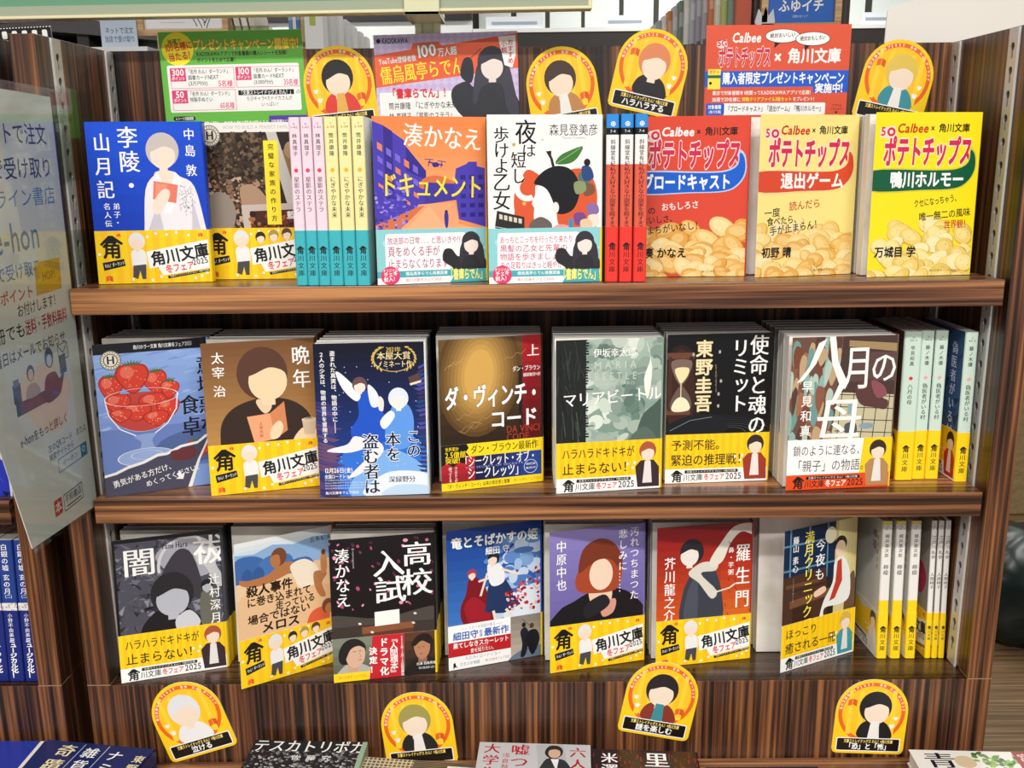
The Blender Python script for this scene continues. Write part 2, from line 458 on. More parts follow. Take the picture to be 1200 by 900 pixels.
BLK, WHT, YEL, RED = '#141414', '#fbfbf8', '#ffd617', '#e0352b'
def mark(c, x, y, s, col=BLK, hole=YEL):
    """the publisher's house-roofed character"""
    q = lambda P: [(x+a*s, y+b*s) for a, b in P]
    c.T(x+.08*s, y+.22*s, s*.86, '角', col, .036)
    c.poly(q([(0, .40), (.40, .02), (.58, .02), (1.02, .36), (.95, .45), (.62, .24), (.36, .24), (.08, .48)]), col)
    c.poly(q([(.30, .22), (.66, .22), (.76, .36), (.24, .36)]), col)
def figure(c, x, y, r, cap, face, body, coat, n=0):
    """plain faceless pictogram: head disc, cap of colour, rounded shoulders"""
    if body: c.blob(body, coat)
    fx = x+n*r*.1
    c.ell(x, y, r, r*1.08, cap); c.ell(fx, y+r*.34, r*.76, r*.8, face); c.poly([(fx-r*.25, y+r*1.0), (fx+r*.25, y+r*1.0), (fx+r*.25, y+r*1.32), (fx-r*.25, y+r*1.32)], face)
    c.blob([(x-r*.98, y+r*.1), (x-r*.6, y-r*.8), (x, y-r*1.05), (x+r*.6, y-r*.8), (x+r*.98, y+r*.1), (fx+r*.55, y-r*.1), (fx+r*.05, y-r*.22), (fx-r*.6, y+r*.05)], cap)
def book_icon(c, x, y, s, col='#ef6a2e'):
    c.poly([(x, y+s*.2), (x+s*.5, y), (x+s*.5, y+s*.8), (x, y+s)], col); c.poly([(x+s*.55, y), (x+s*1.05, y+s*.2), (x+s*1.05, y+s), (x+s*.55, y+s*.8)], mixh(col, '#a03010', .25))
def paw(c, x, y, s, col=WHT):
    c.ell(x, y+s*.15, s*.42, s*.36, col, n=12)
    for a in (-.45, -.16, .16, .45): c.ell(x+a*s, y-s*.32+abs(a)*s*.3, s*.14, s*.18, col, n=8)
def stripes(c, w, h, a='#ffd617', b='#ffc81a', n=9):
    for i in range(n): c.rect(w*(i+.5)/n, 0, w*(i+1)/n, h, b)
def band_fair(faces=False):
    c = Cv(105.5, 50, YEL); stripes(c, 105.5, 50)
    rnd = random.Random(4)
    for x, y in ((56, 3), (66, 4), (75, 2.5), (86, 5), (48, 6), (3, 22), (96, 44), (101, 41), (58, 44), (50, 47), (90, 46), (38, 4), (32, 46)): c.ell(x, y, 1.3, 1.3, WHT, n=10)
    book_icon(c, 95, 3, 4); book_icon(c, 20, 2.5, 3.4); book_icon(c, 7, 42, 6); book_icon(c, 52, 32, 4.2)
    mark(c, 4, 4, 21, BLK, YEL)
    figure(c, 38, 10, 7.5, '#e9e7e6', '#f6dfc9', [(33, 19), (43, 18), (46, 26), (44, 36), (34, 37), (32, 28)], '#f3f1ee')
    c.poly([(33, 33), (45, 32), (44, 46), (40.5, 46), (39, 38), (36.5, 46), (32, 44)], '#4a4a4e')
    if faces:
        for i, k in enumerate(('#2c2420', '#b39a4c', '#5a4030')): figure(c, 57+i*13, 9-i*1.6, 5, k, '#f6dfc9', None, None)
    c.poly([(46, 20), (105.5, 9), (105.5, 36), (60, 43), (56, 35), (48, 36)], WHT)
    c.poly([(5, 30), (25, 26.5), (26, 33), (6, 37.5)], BLK); c.T(6.6, 31.2, 4.1, 'わん！ダーランド', WHT, .012, w=18.5, r=9.5)
    c.T(48.5, 20.5, 14.5, '角川文庫', BLK, .036, w=55, r=9)
    c.T(62, 33.2, 8.6, '冬フェア', RED, .03, w=27, r=9); c.T(87.5, 28, 6.6, '2025', BLK, .012, w=15, r=9)
    c.poly([(64, 43.5), (104, 37.2), (104.6, 39.6), (64.6, 46)], BLK); c.T(66, 43.2, 1.9, '文豪ストレイドッグス わん！×角川文庫', WHT, w=37, r=9)
    return c
def band_line(l1, l2, coat, hat, kind=0):
    red = kind == 2
    c = Cv(105.5, 50, WHT if red else YEL)
    if not red: stripes(c, 105.5, 50, n=14)
    else: c.rect(0, 35, 105.5, 50, '#e8501e'); c.poly([(76, 0), (105.5, 0), (105.5, 35), (73, 35)], YEL)
    if not red: c.rect(0, 35.5, 105.5, 50, WHT)
    ink = '#2a2420'
    c.T(5.5, 5.5, 11.5, l1, ink, .012 if not red else 0, w=min(11.2*len(l1), 72)); c.T(5.5, 20.3, 12.5, l2, ink, .014 if not red else 0, w=min(12*len(l2), 78))
    for x, y in ((76, 28), (71, 24), (78, 23)):
        if not red: c.ell(x, y, 1.4, 1.4, WHT, n=10)
    c.poly([(80, 40), (78.5, 27), (84, 21), (97, 21), (102.5, 28), (103, 48), (81, 48)], coat)
    c.poly([(88, 22), (94, 22), (95.5, 44), (86, 44)], '#ece6e2')
    figure(c, 91, 11.5, 8.6, hat, '#f6dfc9', None, None)
    mark(c, 6, 36.5, 12, BLK, WHT if not red else '#e8501e')
    c.rect(20, 37, 74, 40.2, BLK); c.T(22, 37.3, 2.5, '文豪ストレイドッグス わん！×角川文庫', WHT, w=50)
    c.T(18.5, 40.8, 7.6, '川文庫', BLK, .012, w=20); c.T(39.5, 40.9, 7.2, '冬フェア', WHT if red else RED, .025, w=21); c.T(61.5, 40.3, 8.2, '2025', BLK, .012, w=16.5)
    return c
def band_teal(lines):
    c = Cv(105.5, 50, '#8fd3d8')
    rnd = random.Random(7)
    for i in range(26):
        x, y = rnd.uniform(0, 105), rnd.uniform(0, 50); c.poly([(x, y), (x+rnd.uniform(3, 8), y+rnd.uniform(-3, 3)), (x+rnd.uniform(0, 4), y+rnd.uniform(3, 6))], rnd.choice(['#c9ecee', '#63bcc6', '#aee0e3']))
    c.rr(8, 4, 84, 38, 2.5, '#fafafa')
    y = 7
    n = len(lines)
    for i, t in enumerate(lines):
        z = (7, 10, 10)[i] if n == 3 else 7
        c.T(10, y, z, t, '#c4366e' if n == 4 else '#b04577', .006, w=min(z*len(t), 68) if n == 4 else (69, 49, 57)[i]); y += (8.4, 11.2, 11)[i] if n == 3 else 7.7
    c.blob([(70, 50), (72, 38), (62, 30), (63, 20), (70, 19), (76, 26), (82, 24), (98, 24), (105, 36), (105, 50)], '#2b2a2e')
    figure(c, 89, 13, 9, '#35333c', '#f3e3da', [(80, 14), (98, 13), (102, 30), (99, 36), (94, 26), (83, 27), (78, 36)], '#35333c')
    c.rect(0, 38.2, 105.5, 50, '#45b0be'); c.poly([(0, 44), (72, 44), (68, 50), (0, 50)], WHT)
    c.T(26, 39, 3.6, '儒烏風亭らでん推薦図書', WHT, .02, w=40); c.T(26, 45, 3.2, '角川文庫冬フェア2025', '#e2597c', .0, w=34)
    c.T(66, 37.5, 11, '「書庫らでん」!', '#f5f08a', .05, w=38, o=.045, oc='#2f8a5a')
    c.ell(12, 42, 9, 8.6, '#e2416f'); c.T(5, 35.5, 3.4, 'オリジナル', WHT, .015, w=14); c.T(5.5, 38.8, 5, 'チェキ', WHT, .03, w=13, r=6); c.T(5.5, 43.2, 4.8, '封入！', WHT, .03, w=13, r=4)
    return c
def horror_seal(c, x, y, r):
    c.ell(x, y, r, r, '#e9e2d2'); c.ring(x, y, r*.92, r*.99, 0, 360, BLK); c.ell(x, y, r*.68, r*.68, '#1a1715'); c.ell(x, y, r*.6, r*.6, '#ece4d2')
    c.T(x, y-r*.52, r*1.05, 'H', BLK, .02, al=.5, mi=.03)
    for i in range(20):
        a = R(i*18); c.ell(x+r*.8*math.cos(a), y+r*.8*math.sin(a), r*.06, r*.06, BLK, n=6)

def art_sangetsu():
    c = Cv(105.5, 150, '#1348cc'); c.grad(0, 0, 105.5, 100, '#174fd6', '#0f3fbe', 6)
    c.blob([(46, 100), (50, 62), (60, 48), (70, 44), (82, 50), (95, 60), (103, 100), (104, 106), (44, 106)], '#eeeaf0')
    c.blob([(60, 46), (78, 46), (80, 56), (70, 66), (61, 58)], '#f3dfcf')
    c.poly([(62, 46), (70, 70), (78, 46), (84, 52), (72, 84), (66, 84), (58, 54)], '#fbf9fc')
    for p in ([(50, 100), (60, 74), (64, 100)], [(92, 70), (98, 100), (90, 100)]): c.poly(p, '#cfc9d8')
    rnd = random.Random(3)
    for i in range(60):
        a = rnd.uniform(0, 6.3); q = rnd.uniform(0, 1)**.5; x, y = 86+7*q*math.cos(a), 72+14*q*math.sin(a); c.ln([(x, y), (x+rnd.uniform(-3, 3), y+rnd.uniform(-3, 3))], .35, '#6d6878')
    c.poly([(58, 54), (80, 58), (77, 75), (56, 71)], '#e77f6a'); c.poly([(60, 56), (70, 57.6), (67, 73), (58, 71)], '#f0957c')
    c.blob([(56, 74), (66, 62), (72, 64), (70, 72), (62, 84), (56, 84)], '#f3dfcf')
    figure(c, 68, 26, 15, '#c9c0bd', '#f3dfcf', None, None)
    c.V(6, 10, 16, '山月記', WHT, -.004, 21.5, mi=.016, hs=1.12); c.V(28, 4, 19, '李陵・', WHT, -.004, 22, mi=.016, hs=1.1)
    c.V(88, 6, 10.5, '中島', WHT, -.006, 15, mi=.012, hs=1.1); c.V(88, 39, 10.5, '敦', WHT, -.006, mi=.012, hs=1.1)
    c.V(19, 74, 6.6, '弟子・', WHT, 0, 7.6, mi=.012); c.V(10.5, 74, 6.6, '名人伝', WHT, 0, 8, mi=.012)
    return c
def art_kazoku():
    c = Cv(105.5, 150, '#f0ece6'); c.rect(0, 9, 105.5, 104, '#3a2b20')
    rnd = random.Random(11)
    for i in range(900):
        x, y = rnd.uniform(-2, 84), rnd.uniform(9, 104); s = rnd.uniform(.8, 3.2)
        k = rnd.choice(['#5d4a38', '#2a1e17', '#7a6248', '#4c3d28', '#1d1512', '#6b5a44'] if y < 52 else ['#8a6a52', '#4a3426', '#a98a70', '#6c4c3a', '#c2a78c', '#35251d'])
        c.poly([(x+s*math.cos(a+rnd.random()), y+s*math.sin(a+rnd.random())) for a in (0, 1.6, 3.1, 4.7)], k)
    c.blob([(40, 62), (50, 58), (60, 64), (66, 76), (54, 80), (42, 78)], '#b08e74'); c.blob([(10, 70), (24, 66), (34, 80), (30, 100), (8, 100)], '#94887c')
    c.rect(78, 9, 105.5, 104, '#2c211c'); c.blob([(82, 30), (92, 26), (100, 34), (100, 70), (84, 74)], '#8f6e4a'); c.ell(91, 26, 6, 8, '#a98a6a')
    c.poly([(68, 9), (78, 9), (100, 88), (88, 88)], '#cbc6bd')
    c.poly([(40, 78), (105.5, 76), (105.5, 104), (42, 104)], '#c9b9ae'); c.poly([(48, 84), (105.5, 82), (105.5, 104), (49, 104)], '#4a241c')
    for i in range(60):
        x, y = rnd.uniform(49, 105), rnd.uniform(85, 103); c.ell(x, y, rnd.uniform(1, 4), rnd.uniform(1, 3), rnd.choice(['#6d2f20', '#8a4428', '#33150f', '#a56a3c']), n=8)
    c.rect(65, 17, 79, 97, '#ffe93a'); c.V(69, 20, 6, '完璧な家族の作り方', BLK, .02, 8.5)
    c.T(84, 84, 8, '藍', WHT, .02); c.T(27, 2.5, 4, 'HOW TO BUILD A PERFECT FAMILY', '#b9b5ae', w=66); horror_seal(c, 14, 12, 10)
    return c
def art_document():
    c = Cv(105.5, 150, '#f29455'); P, D = '#4b3fb4', '#372d8e'
    c.grad(0, 0, 105.5, 60, '#f08a4c', '#f6a066', 5)
    c.poly([(0, 4), (10, 8), (30, 22), (30, 42), (46, 52), (48, 84), (30, 90), (0, 100)], P)
    c.poly([(10, 8), (18, 13), (18, 70), (10, 74)], D); c.poly([(30, 26), (48, 48), (48, 56), (30, 48)], D)
    for i in range(5):
        for j in range(4): c.poly([(4+i*8, 22+j*12+i*5), (8.5+i*8, 25+j*12+i*5), (8.5+i*8, 31+j*11+i*5), (4+i*8, 28+j*11+i*5)], '#7a6ad8' if (i+j) % 3 else '#e58658')
    c.blob([(44, 56), (56, 52), (70, 56), (76, 62), (44, 64)], '#d9744a')
    c.poly([(46, 58), (78, 60), (78, 74), (46, 78)], '#43389f')
    c.poly([(76, 46), (86, 42), (88, 40), (96, 40), (96, 44), (104, 46), (105.5, 100), (78, 92), (74, 60)], P)
    for i in range(3):
        for j in range(5): c.rect(80+i*8.4, 52+j*8.5, 85+i*8.4, 56+j*8.5, '#2f2680')
    c.poly([(40, 78), (74, 76), (78, 96), (105.5, 104), (10, 104), (34, 90)], '#f7a877'); c.poly([(50, 79), (70, 104), (24, 104)], '#f9b487'); c.poly([(0, 96), (40, 80), (46, 79), (18, 104), (0, 104)], '#d77548')
    rnd = random.Random(5)
    for i in range(70): c.ell(rnd.uniform(0, 30), rnd.uniform(62, 100), rnd.uniform(.8, 2.4), rnd.uniform(.6, 1.8), rnd.choice(['#8a7be6', '#a797f0', '#5f50c8', '#3a3092']), n=8)
    c.blob([(64.5, 86), (67.5, 86), (68, 92), (67, 99), (65, 99), (64, 92)], '#3a3498'); c.ell(66, 85, 1.5, 1.7, '#2b2470')
    c.ln([(50, 40), (64, 43)], 1.2, D); c.ln([(50, 44), (52, 38)], .8, D); c.ln([(62, 45), (63, 39.5)], .8, D); c.blob([(54, 41), (59, 40.5), (60, 44), (55, 44.5)], D)
    c.ln([(47, 37.5), (55, 38)], .7, D); c.ln([(59, 39), (67, 40)], .7, D)
    c.T(28.5, 5, 22, '湊かなえ', WHT, -.004, w=74, mi=.014, r=-4)
    c.T(6, 48, 24, 'ドキュメント', '#ffe62e', .006, w=96, mi=.02, r=-2)
    return c
def art_yoru():
    c = Cv(105.5, 150, '#f6f4f2'); O = '#dc5a33'
    c.blob([(28, 60), (36, 48), (48, 54), (50, 62), (70, 50), (88, 48), (99, 62), (100, 84), (94, 104), (30, 104), (24, 84), (24, 70)], O)
    c.ring(36, 64, 7, 12, 60, 250, '#f6f4f2'); c.ell(33, 78, 2, 2, '#e7b56a', n=5); c.ell(44, 90, 1.6, 1.6, '#e7b56a', n=5)
    c.blob([(42, 60), (50, 50), (62, 45), (74, 47), (82, 56), (84, 70), (78, 84), (66, 88), (58, 82), (50, 64)], '#17181c')
    c.blob([(44, 62), (54, 66), (62, 84), (64, 96), (70, 106), (50, 106), (48, 96), (42, 92), (42, 82), (40, 78), (43, 70)], '#faf7f4'); c.ell(62, 82, 3, 5, '#f2ece8')
    c.ln([(60, 46), (58, 38), (55, 33)], 2.4, '#2a1c16'); c.poly([(53, 32), (58, 31.5), (58, 35), (55, 35)], '#2a1c16')
    c.blob([(62, 43), (66, 36), (76, 31), (87, 28), (82, 38), (74, 43)], '#3f7a36'); c.ln([(63, 42.5), (74, 36), (85, 29)], .5, '#9cc27c')
    for x, y, k in ((88, 56, '#5c6f6a'), (92, 66, '#7b5640'), (84, 64, '#8a9a6c'), (96, 84, '#8a6fa8'), (84, 92, '#7a4a8a'), (97, 94, '#f0e2d4'), (90, 98, '#e8c9a0')): c.blob([(x-5, y-4), (x+4, y-5), (x+6, y+3), (x-3, y+6)], k)
    c.blob([(86, 46), (94, 46), (97, 56), (88, 58)], '#2b4a80'); c.ell(91, 42, 3, 3.3, '#221c1c')
    c.poly([(8, 84), (33, 90), (33, 103), (6, 98)], '#2c2a2a')
    for i in range(5): c.poly([(10+i*4.4, 87+i), (13+i*4.4, 87.7+i), (13+i*4.4, 92+i), (10+i*4.4, 91.3+i)], '#d9d2c2')
    c.ln([(6, 99), (34, 104)], 1.2, '#2c2a2a'); c.blob([(38, 96), (48, 90), (58, 96), (56, 104), (40, 104)], '#6a5f5c'); c.blob([(56, 102), (66, 97), (78, 100), (78, 105), (58, 105)], '#e2a29a'); c.rect(74, 92, 78, 102, '#3c8fb8')
    for x, y in ((24, 26), (50, 22)): c.poly([(x+(2.6 if k % 2 == 0 else 1.1)*math.sin(k*math.pi/5)*(1 if x < 40 else .5), y-(2.6 if k % 2 == 0 else 1.1)*math.cos(k*math.pi/5)*(1 if x < 40 else .5)) for k in range(10)], '#c9a24a')
    c.V(25, 4, 20, '夜', BLK, -.01, mi=.012, hs=1.15); c.V(31, 25, 13, 'は', BLK, -.01, mi=.012); c.V(21, 32, 14, '短し', BLK, -.01, 14, mi=.012, hs=1.1)
    c.V(5.5, 10, 14.5, '歩けよ', BLK, -.01, 13.5, mi=.012, hs=1.05); c.V(4, 50, 17, '乙女', BLK, -.01, 16.5, mi=.012, hs=1.05)
    c.T(56, 8, 11, '森見登美彦', '#2c2c2e', -.008, w=45); c.T(68, 19, 2.6, 'Morimi Tomihiko', '#8a8a8a', w=22)
    return c
def chip_pile(c, seed, hues, top=100):
    rnd = random.Random(seed); L = []
    for i in range(58):
        x = rnd.uniform(-4, 108); y = top + 8*abs(x-58)/58 + rnd.uniform(0, 1)**.8*(152-top)
        L.append((y, x))
    L.sort()
    for y, x in L:
        a, b, r = rnd.uniform(9, 15), rnd.uniform(6, 10), rnd.uniform(-50, 50); k = rnd.choice(hues)
        c.ell(x, y, a, b, mixh(k, '#a86a22', .42), r, 16); c.ell(x-.5, y-.6, a-.8, b-.8, k, r, 16); c.ell(x-1.6, y-1.6, a*.62, b*.55, mixh(k, '#fff3c8', .35), r, 12)
        for j in range(3): c.ell(x+rnd.uniform(-6, 6), y+rnd.uniform(-4, 4), .4, .4, mixh(k, '#8a5a20', .5), n=6)
def art_chips(bg, cal, bar, title, tx, tw, edge, lines, author, seed, hues):
    c = Cv(105.5, 150, bg)
    chip_pile(c, seed, hues)
    c.T(21, 9.5, 10, 'Calbee', cal, .035, w=31, sh=.2); c.T(54, 11, 7.5, '×', BLK, .02); c.T(62, 10, 8.2, '角川文庫', BLK, .03, w=31)
    c.poly([(5, 14), (19, 12), (21, 20), (14, 24), (5, 22)], '#f4d9d2'); c.T(5.5, 12.5, 9.5, '5', '#cf2f4a', .03); c.ring(15.6, 17.4, 1.9, 4, 0, 360, '#cf2f4a')
    c.T(9, 21.5, 28, 'ポテトチップス', '#d42a52', .05, w=88, o=.05, oc='#f6ece4', sh=.06)
    c.blob([(0, 51), (60, 51), (82, 50), (93, 44), (94, 34), (96, 31), (101, 37), (102, 52), (95, 64), (82, 70), (50, 71), (0, 71)], edge)
    c.blob([(-3, 52.3), (60, 52.3), (83, 51.2), (94, 45), (95.5, 34), (100, 39), (100.6, 52), (94, 63), (81, 69), (50, 70), (-3, 70)], bar)
    c.T(tx, 53, 15.5, title, WHT, .04, w=tw)
    for x, y, z, t, k, r, w in lines: c.T(x, y, z, t, k, .016, w=w, r=r)
    c.T(6, 122, 10.5, author, BLK, .034, w=9.6*len(author.replace(' ', ''))+3); c.T(62, 144, 2.6, '角川文庫冬フェア2025', '#6a4a20', w=28)
    return c
def strawberry(c, x, y, rx, ry, rot=0, leaf=True, k='#d8402f'):
    a = R(rot); q = lambda P, f: [(x+rx*f*(u*math.cos(a)-v*math.sin(a)), y+ry*f*(u*math.sin(a)+v*math.cos(a))) for u, v in P]
    H_ = [(-.1, -.85), (-.75, -.75), (-1.0, -.2), (-.7, .45), (-.2, .98), (.2, .98), (.7, .45), (1.0, -.2), (.75, -.75), (.1, -.85)]
    c.blob(q(H_, 1.04), mixh(k, '#5a120c', .35)); c.blob(q(H_, .93), k); c.ell(x-rx*.3, y-ry*.35, rx*.42, ry*.4, mixh(k, '#ffb8a0', .4), rot, 14)
    rnd = random.Random(int(x*7+y))
    for i in range(14):
        a, q = rnd.uniform(0, 6.3), rnd.uniform(.1, .85); c.ell(x+rx*q*math.cos(a), y+ry*q*math.sin(a), .4, .55, '#f2c48a', n=6)
    if leaf:
        for i in range(7):
            a = R(-150+i*20+rot); c.poly([(x-rx*.1+rx*.2*(i-3)*.5, y-ry*.8), (x+rx*.22*(i-3), y-ry*1.0-2.6+abs(i-3)*.5), (x+rx*.2*(i-3)*.5+1.4, y-ry*.78)], '#4d6b3c')
def art_strawberry():
    c = Cv(105.5, 150, '#85a4e0'); c.grad(0, 9, 105.5, 110, '#8fb0ea', '#7690d0', 6); c.rect(0, 84, 105.5, 128, '#6a83c4')
    rnd = random.Random(9)
    for i in range(60): x, y = rnd.uniform(0, 105), rnd.uniform(10, 84); c.ell(x, y, rnd.uniform(4, 12), rnd.uniform(.6, 1.6), rnd.choice(['#9dbcf0', '#7d9adb', '#92b2ec']), -10, 10)
    c.blob([(50, 104), (76, 92), (105, 90), (105, 120), (60, 126)], '#51689f')
    c.rect(0, 0, 105.5, 10, '#16151c'); c.T(36, 2.8, 4.6, '角川ホラー文庫 角川文庫冬フェア2025', WHT, .012, w=54)
    c.blob([(8, 58), (20, 50), (60, 50), (71, 58), (66, 76), (52, 86), (36, 88), (20, 82), (11, 72)], '#c2453c')
    for x, y, a, b, r in ((13, 42, 11, 12, 10), (54, 40, 11, 12, -15), (66, 48, 9, 9, 10), (33, 34, 15, 15, 0), (18, 58, 12, 10, 0), (50, 60, 13, 10, -8), (64, 66, 11, 9, -12), (34, 68, 14, 9, 0), (20, 70, 10, 7, 0), (52, 76, 12, 8, -10)): strawberry(c, x, y, a, b, r, y < 50)
    W_ = '#eef4ff'
    c.ring(40, 54, 33, 34, 8, 188, W_, ry=.26); c.ring(40, 54, 33, 34, 188, 368, W_, ry=.26)
    c.ln([(6.5, 55), (9, 70), (18, 84), (34, 93)], 1.1, W_); c.ln([(73, 52), (71, 68), (62, 82), (48, 92)], 1.1, W_); c.ring(40, 78, 20, 20.7, 20, 150, '#c6d6f6', ry=.5)
    c.blob([(30, 92), (50, 91), (46, 98), (48, 108), (34, 109), (36, 99)], '#8ea6d8'); c.ell(40, 114, 27, 9, '#98afe0'); c.ring(40, 114, 26, 27, 0, 360, W_, ry=.33); c.ring(40, 112, 14, 14.8, 0, 360, '#d4e0fa', ry=.3)
    strawberry(c, 88, 112, 12, 10, 10)
    c.poly([(0, 128), (10, 126), (22, 121), (36, 118), (50, 112), (58, 112), (72, 106), (88, 104), (96, 98), (104, 96), (98, 106), (90, 122), (80, 150), (0, 150)], '#f3f1ee')
    c.poly([(0, 130.5), (11, 128.5), (22, 124), (37, 120.5), (50, 115), (59, 114.5), (73, 108.5), (88, 106.5), (99, 99.5), (95, 108), (87, 123), (76, 150), (0, 150)], '#4a4a60')
    c.blob([(62, 112), (72, 110), (84, 109), (86, 118), (76, 122), (64, 120)], '#6b3236')
    c.T(6, 135, 7.6, '勇気がある方だけ、', WHT, .008, w=60, r=13); c.T(36, 138.5, 7, 'めくってください。', WHT, .008, w=56, r=13); c.poly([(66, 135), (70, 133), (71, 136), (74, 134), (72, 141), (65, 140), (68, 138)], WHT)
    c.V(92, 18, 18, '意地悪な', BLK, -.004, 20, mi=.02, hs=1.1); c.V(74, 56, 19, '食卓', BLK, -.004, 22, mi=.02, hs=1.1)
    horror_seal(c, 15, 16, 9.5); return c
def art_bannen():
    c = Cv(105.5, 150, '#8a6238'); c.grad(0, 0, 105.5, 100, '#7a5230', '#b98a4e', 14)
    c.blob([(12, 100), (14, 80), (24, 66), (42, 58), (62, 56), (84, 62), (98, 76), (104, 100), (104, 106), (12, 106)], '#37261f'); c.blob([(48, 58), (60, 56), (62, 66), (56, 72), (50, 66)], '#efd0ac')
    figure(c, 55, 32, 24, '#5b3b2c', '#f6d9b2', None, None, 2)
    c.poly([(38, 74), (60, 72), (64, 98), (44, 101)], '#f2a97c'); c.poly([(60, 72), (74, 61), (76, 90), (64, 98)], '#d98a5c'); c.V(49, 80, 3.6, '人間失格', '#9a4a30', 0, 4)
    c.blob([(60, 88), (68, 80), (72, 86), (68, 96), (60, 98)], '#f6d9b2'); c.blob([(82, 98), (92, 88), (104, 92), (104, 104), (84, 104)], '#f6d9b2')
    c.poly([(90, 80), (104, 80), (102, 96), (92, 96)], '#d8c3a6'); c.ring(97, 81, 6, 7, 0, 360, '#f4ead8', ry=.3)
    c.V(83, 7, 18, '晩年', WHT, -.006, 23, mi=.014, hs=1.1); c.V(8.5, 9, 12, '太宰', WHT, -.006, 14, mi=.012); c.V(8.5, 41, 12, '治', WHT, -.006, mi=.012)
    return c
def art_kono():
    c = Cv(105.5, 150, '#0d1230'); c.grad(0, 0, 105.5, 150, '#0a0c22', '#1c49b4', 16)
    c.blob([(10, 150), (22, 110), (46, 84), (84, 88), (105, 110), (105.5, 150)], '#2f74da'); c.blob([(30, 150), (44, 118), (70, 104), (100, 122), (105.5, 150)], '#7fb4f2')
    rnd = random.Random(2)
    for i in range(26):
        y = 55+i*3.6; c.poly([(0, y), (16+rnd.uniform(0, 10), y+6), (14, y+8.4), (0, y+2.4)], rnd.choice(['#3a2f66', '#54407a', '#2a3a80', '#6a4a6e']))
        c.poly([(105.5, 20+i*4.4), (98-rnd.uniform(0, 6), 24+i*4.2), (98, 26.4+i*4.2), (105.5, 22.6+i*4.4)], rnd.choice(['#3b2c5c', '#4a4a9a', '#24407e']))
    for i in range(60): c.ell(rnd.uniform(20, 100), rnd.uniform(20, 140), .5, .5, '#cfe4ff', n=6)
    c.blob([(40, 52), (50, 46), (60, 62), (72, 88), (58, 98), (36, 94), (32, 84), (40, 70)], '#1d55cc'); c.blob([(20, 28), (26, 30), (42, 48), (38, 56), (26, 44)], '#f1f4fb'); figure(c, 42, 40, 7, '#6a4a50', '#f9e6da', None, None)
    c.blob([(36, 90), (28, 98), (12, 102), (10, 105), (32, 106), (52, 98)], '#f2eef2'); c.blob([(56, 96), (46, 112), (30, 128), (28, 132), (42, 126), (62, 106)], '#f2eef2')
    c.blob([(72, 62), (86, 60), (92, 76), (88, 100), (72, 104), (64, 90)], '#5f9cec'); c.blob([(60, 76), (70, 66), (74, 72), (64, 84)], '#eef4fc'); figure(c, 78, 54, 9.5, '#dfeaff', '#f9ece6', None, None)
    c.blob([(50, 40), (58, 48), (60, 60), (53, 62), (50, 52)], '#e9f0ff'); c.blob([(60, 52), (64, 56), (63, 66), (59, 64)], '#f4e6e0')
    c.poly([(88, 34), (98, 30), (100, 38), (90, 42)], '#5a4038'); c.poly([(89, 40), (100, 37), (100, 39), (90, 42)], '#f1dfc2')
    c.blob([(44, 150), (50, 136), (70, 126), (100, 128), (105.5, 136), (105.5, 152)], '#eaf3fd'); c.blob([(60, 150), (74, 140), (105.5, 142), (105.5, 152)], '#c4def7')
    G = '#d8b55a'
    for s in (-1, 1):
        c.ring(75, 15.5, 18.6, 19.6, 90-62*s if s > 0 else 118, 90-62*s+100 if s > 0 else 242, G, ry=.66)
        for i in range(9):
            a = R((-52+i*13) if s > 0 else (232-i*13)); c.ell(75+20.2*math.cos(a), 15.5+13.4*math.sin(a), 2.2, .9, G, math.degrees(a)+60*s, 8)
    c.T(75, 4.5, 5, '2021年', G, 0, w=14, al=.5, mi=.02); c.T(59, 9, 8, '本屋大賞', '#f0dc9c', .01, w=32, mi=.02); c.T(59, 17.5, 7, 'ノミネート作', '#f0dc9c', .01, w=33, mi=.02)
    c.V(15, 7, 5.2, '盗まれた真実は、物語の中に――', WHT, .02, 5.3); c.V(5, 8, 5, '２人の少女は、物語の世界を冒険する', WHT, .02, 5.2)
    for x, y, z, t, st in ((84, 85, 14, 'この', 14), (64, 87, 15, '本を', 15), (42, 88, 16, '盗む者は', 15)): c.V(x, y, z, t, '#0d1433', .012, st, o=.05, oc='#e8f1fd', mi=.02)
    c.T(66, 131, 6.6, '深緑野分', '#1a1a2a', .0, w=26, mi=.015)
    c.T(5, 121, 5.5, '12月26日(金)', WHT, .02, w=27); c.T(5, 127.5, 4.4, '全国ロードショー', WHT, .02, w=27)
    for i in range(4): c.T(5, 132.5+i*2.7, 1.7, '声の出演監督脚本音楽主題歌制作製作配給', '#cfdcf4', w=44 if i else 26)
    c.T(5, 144.5, 3.2, '角川文庫冬フェア2025', WHT, .02, w=32); return c
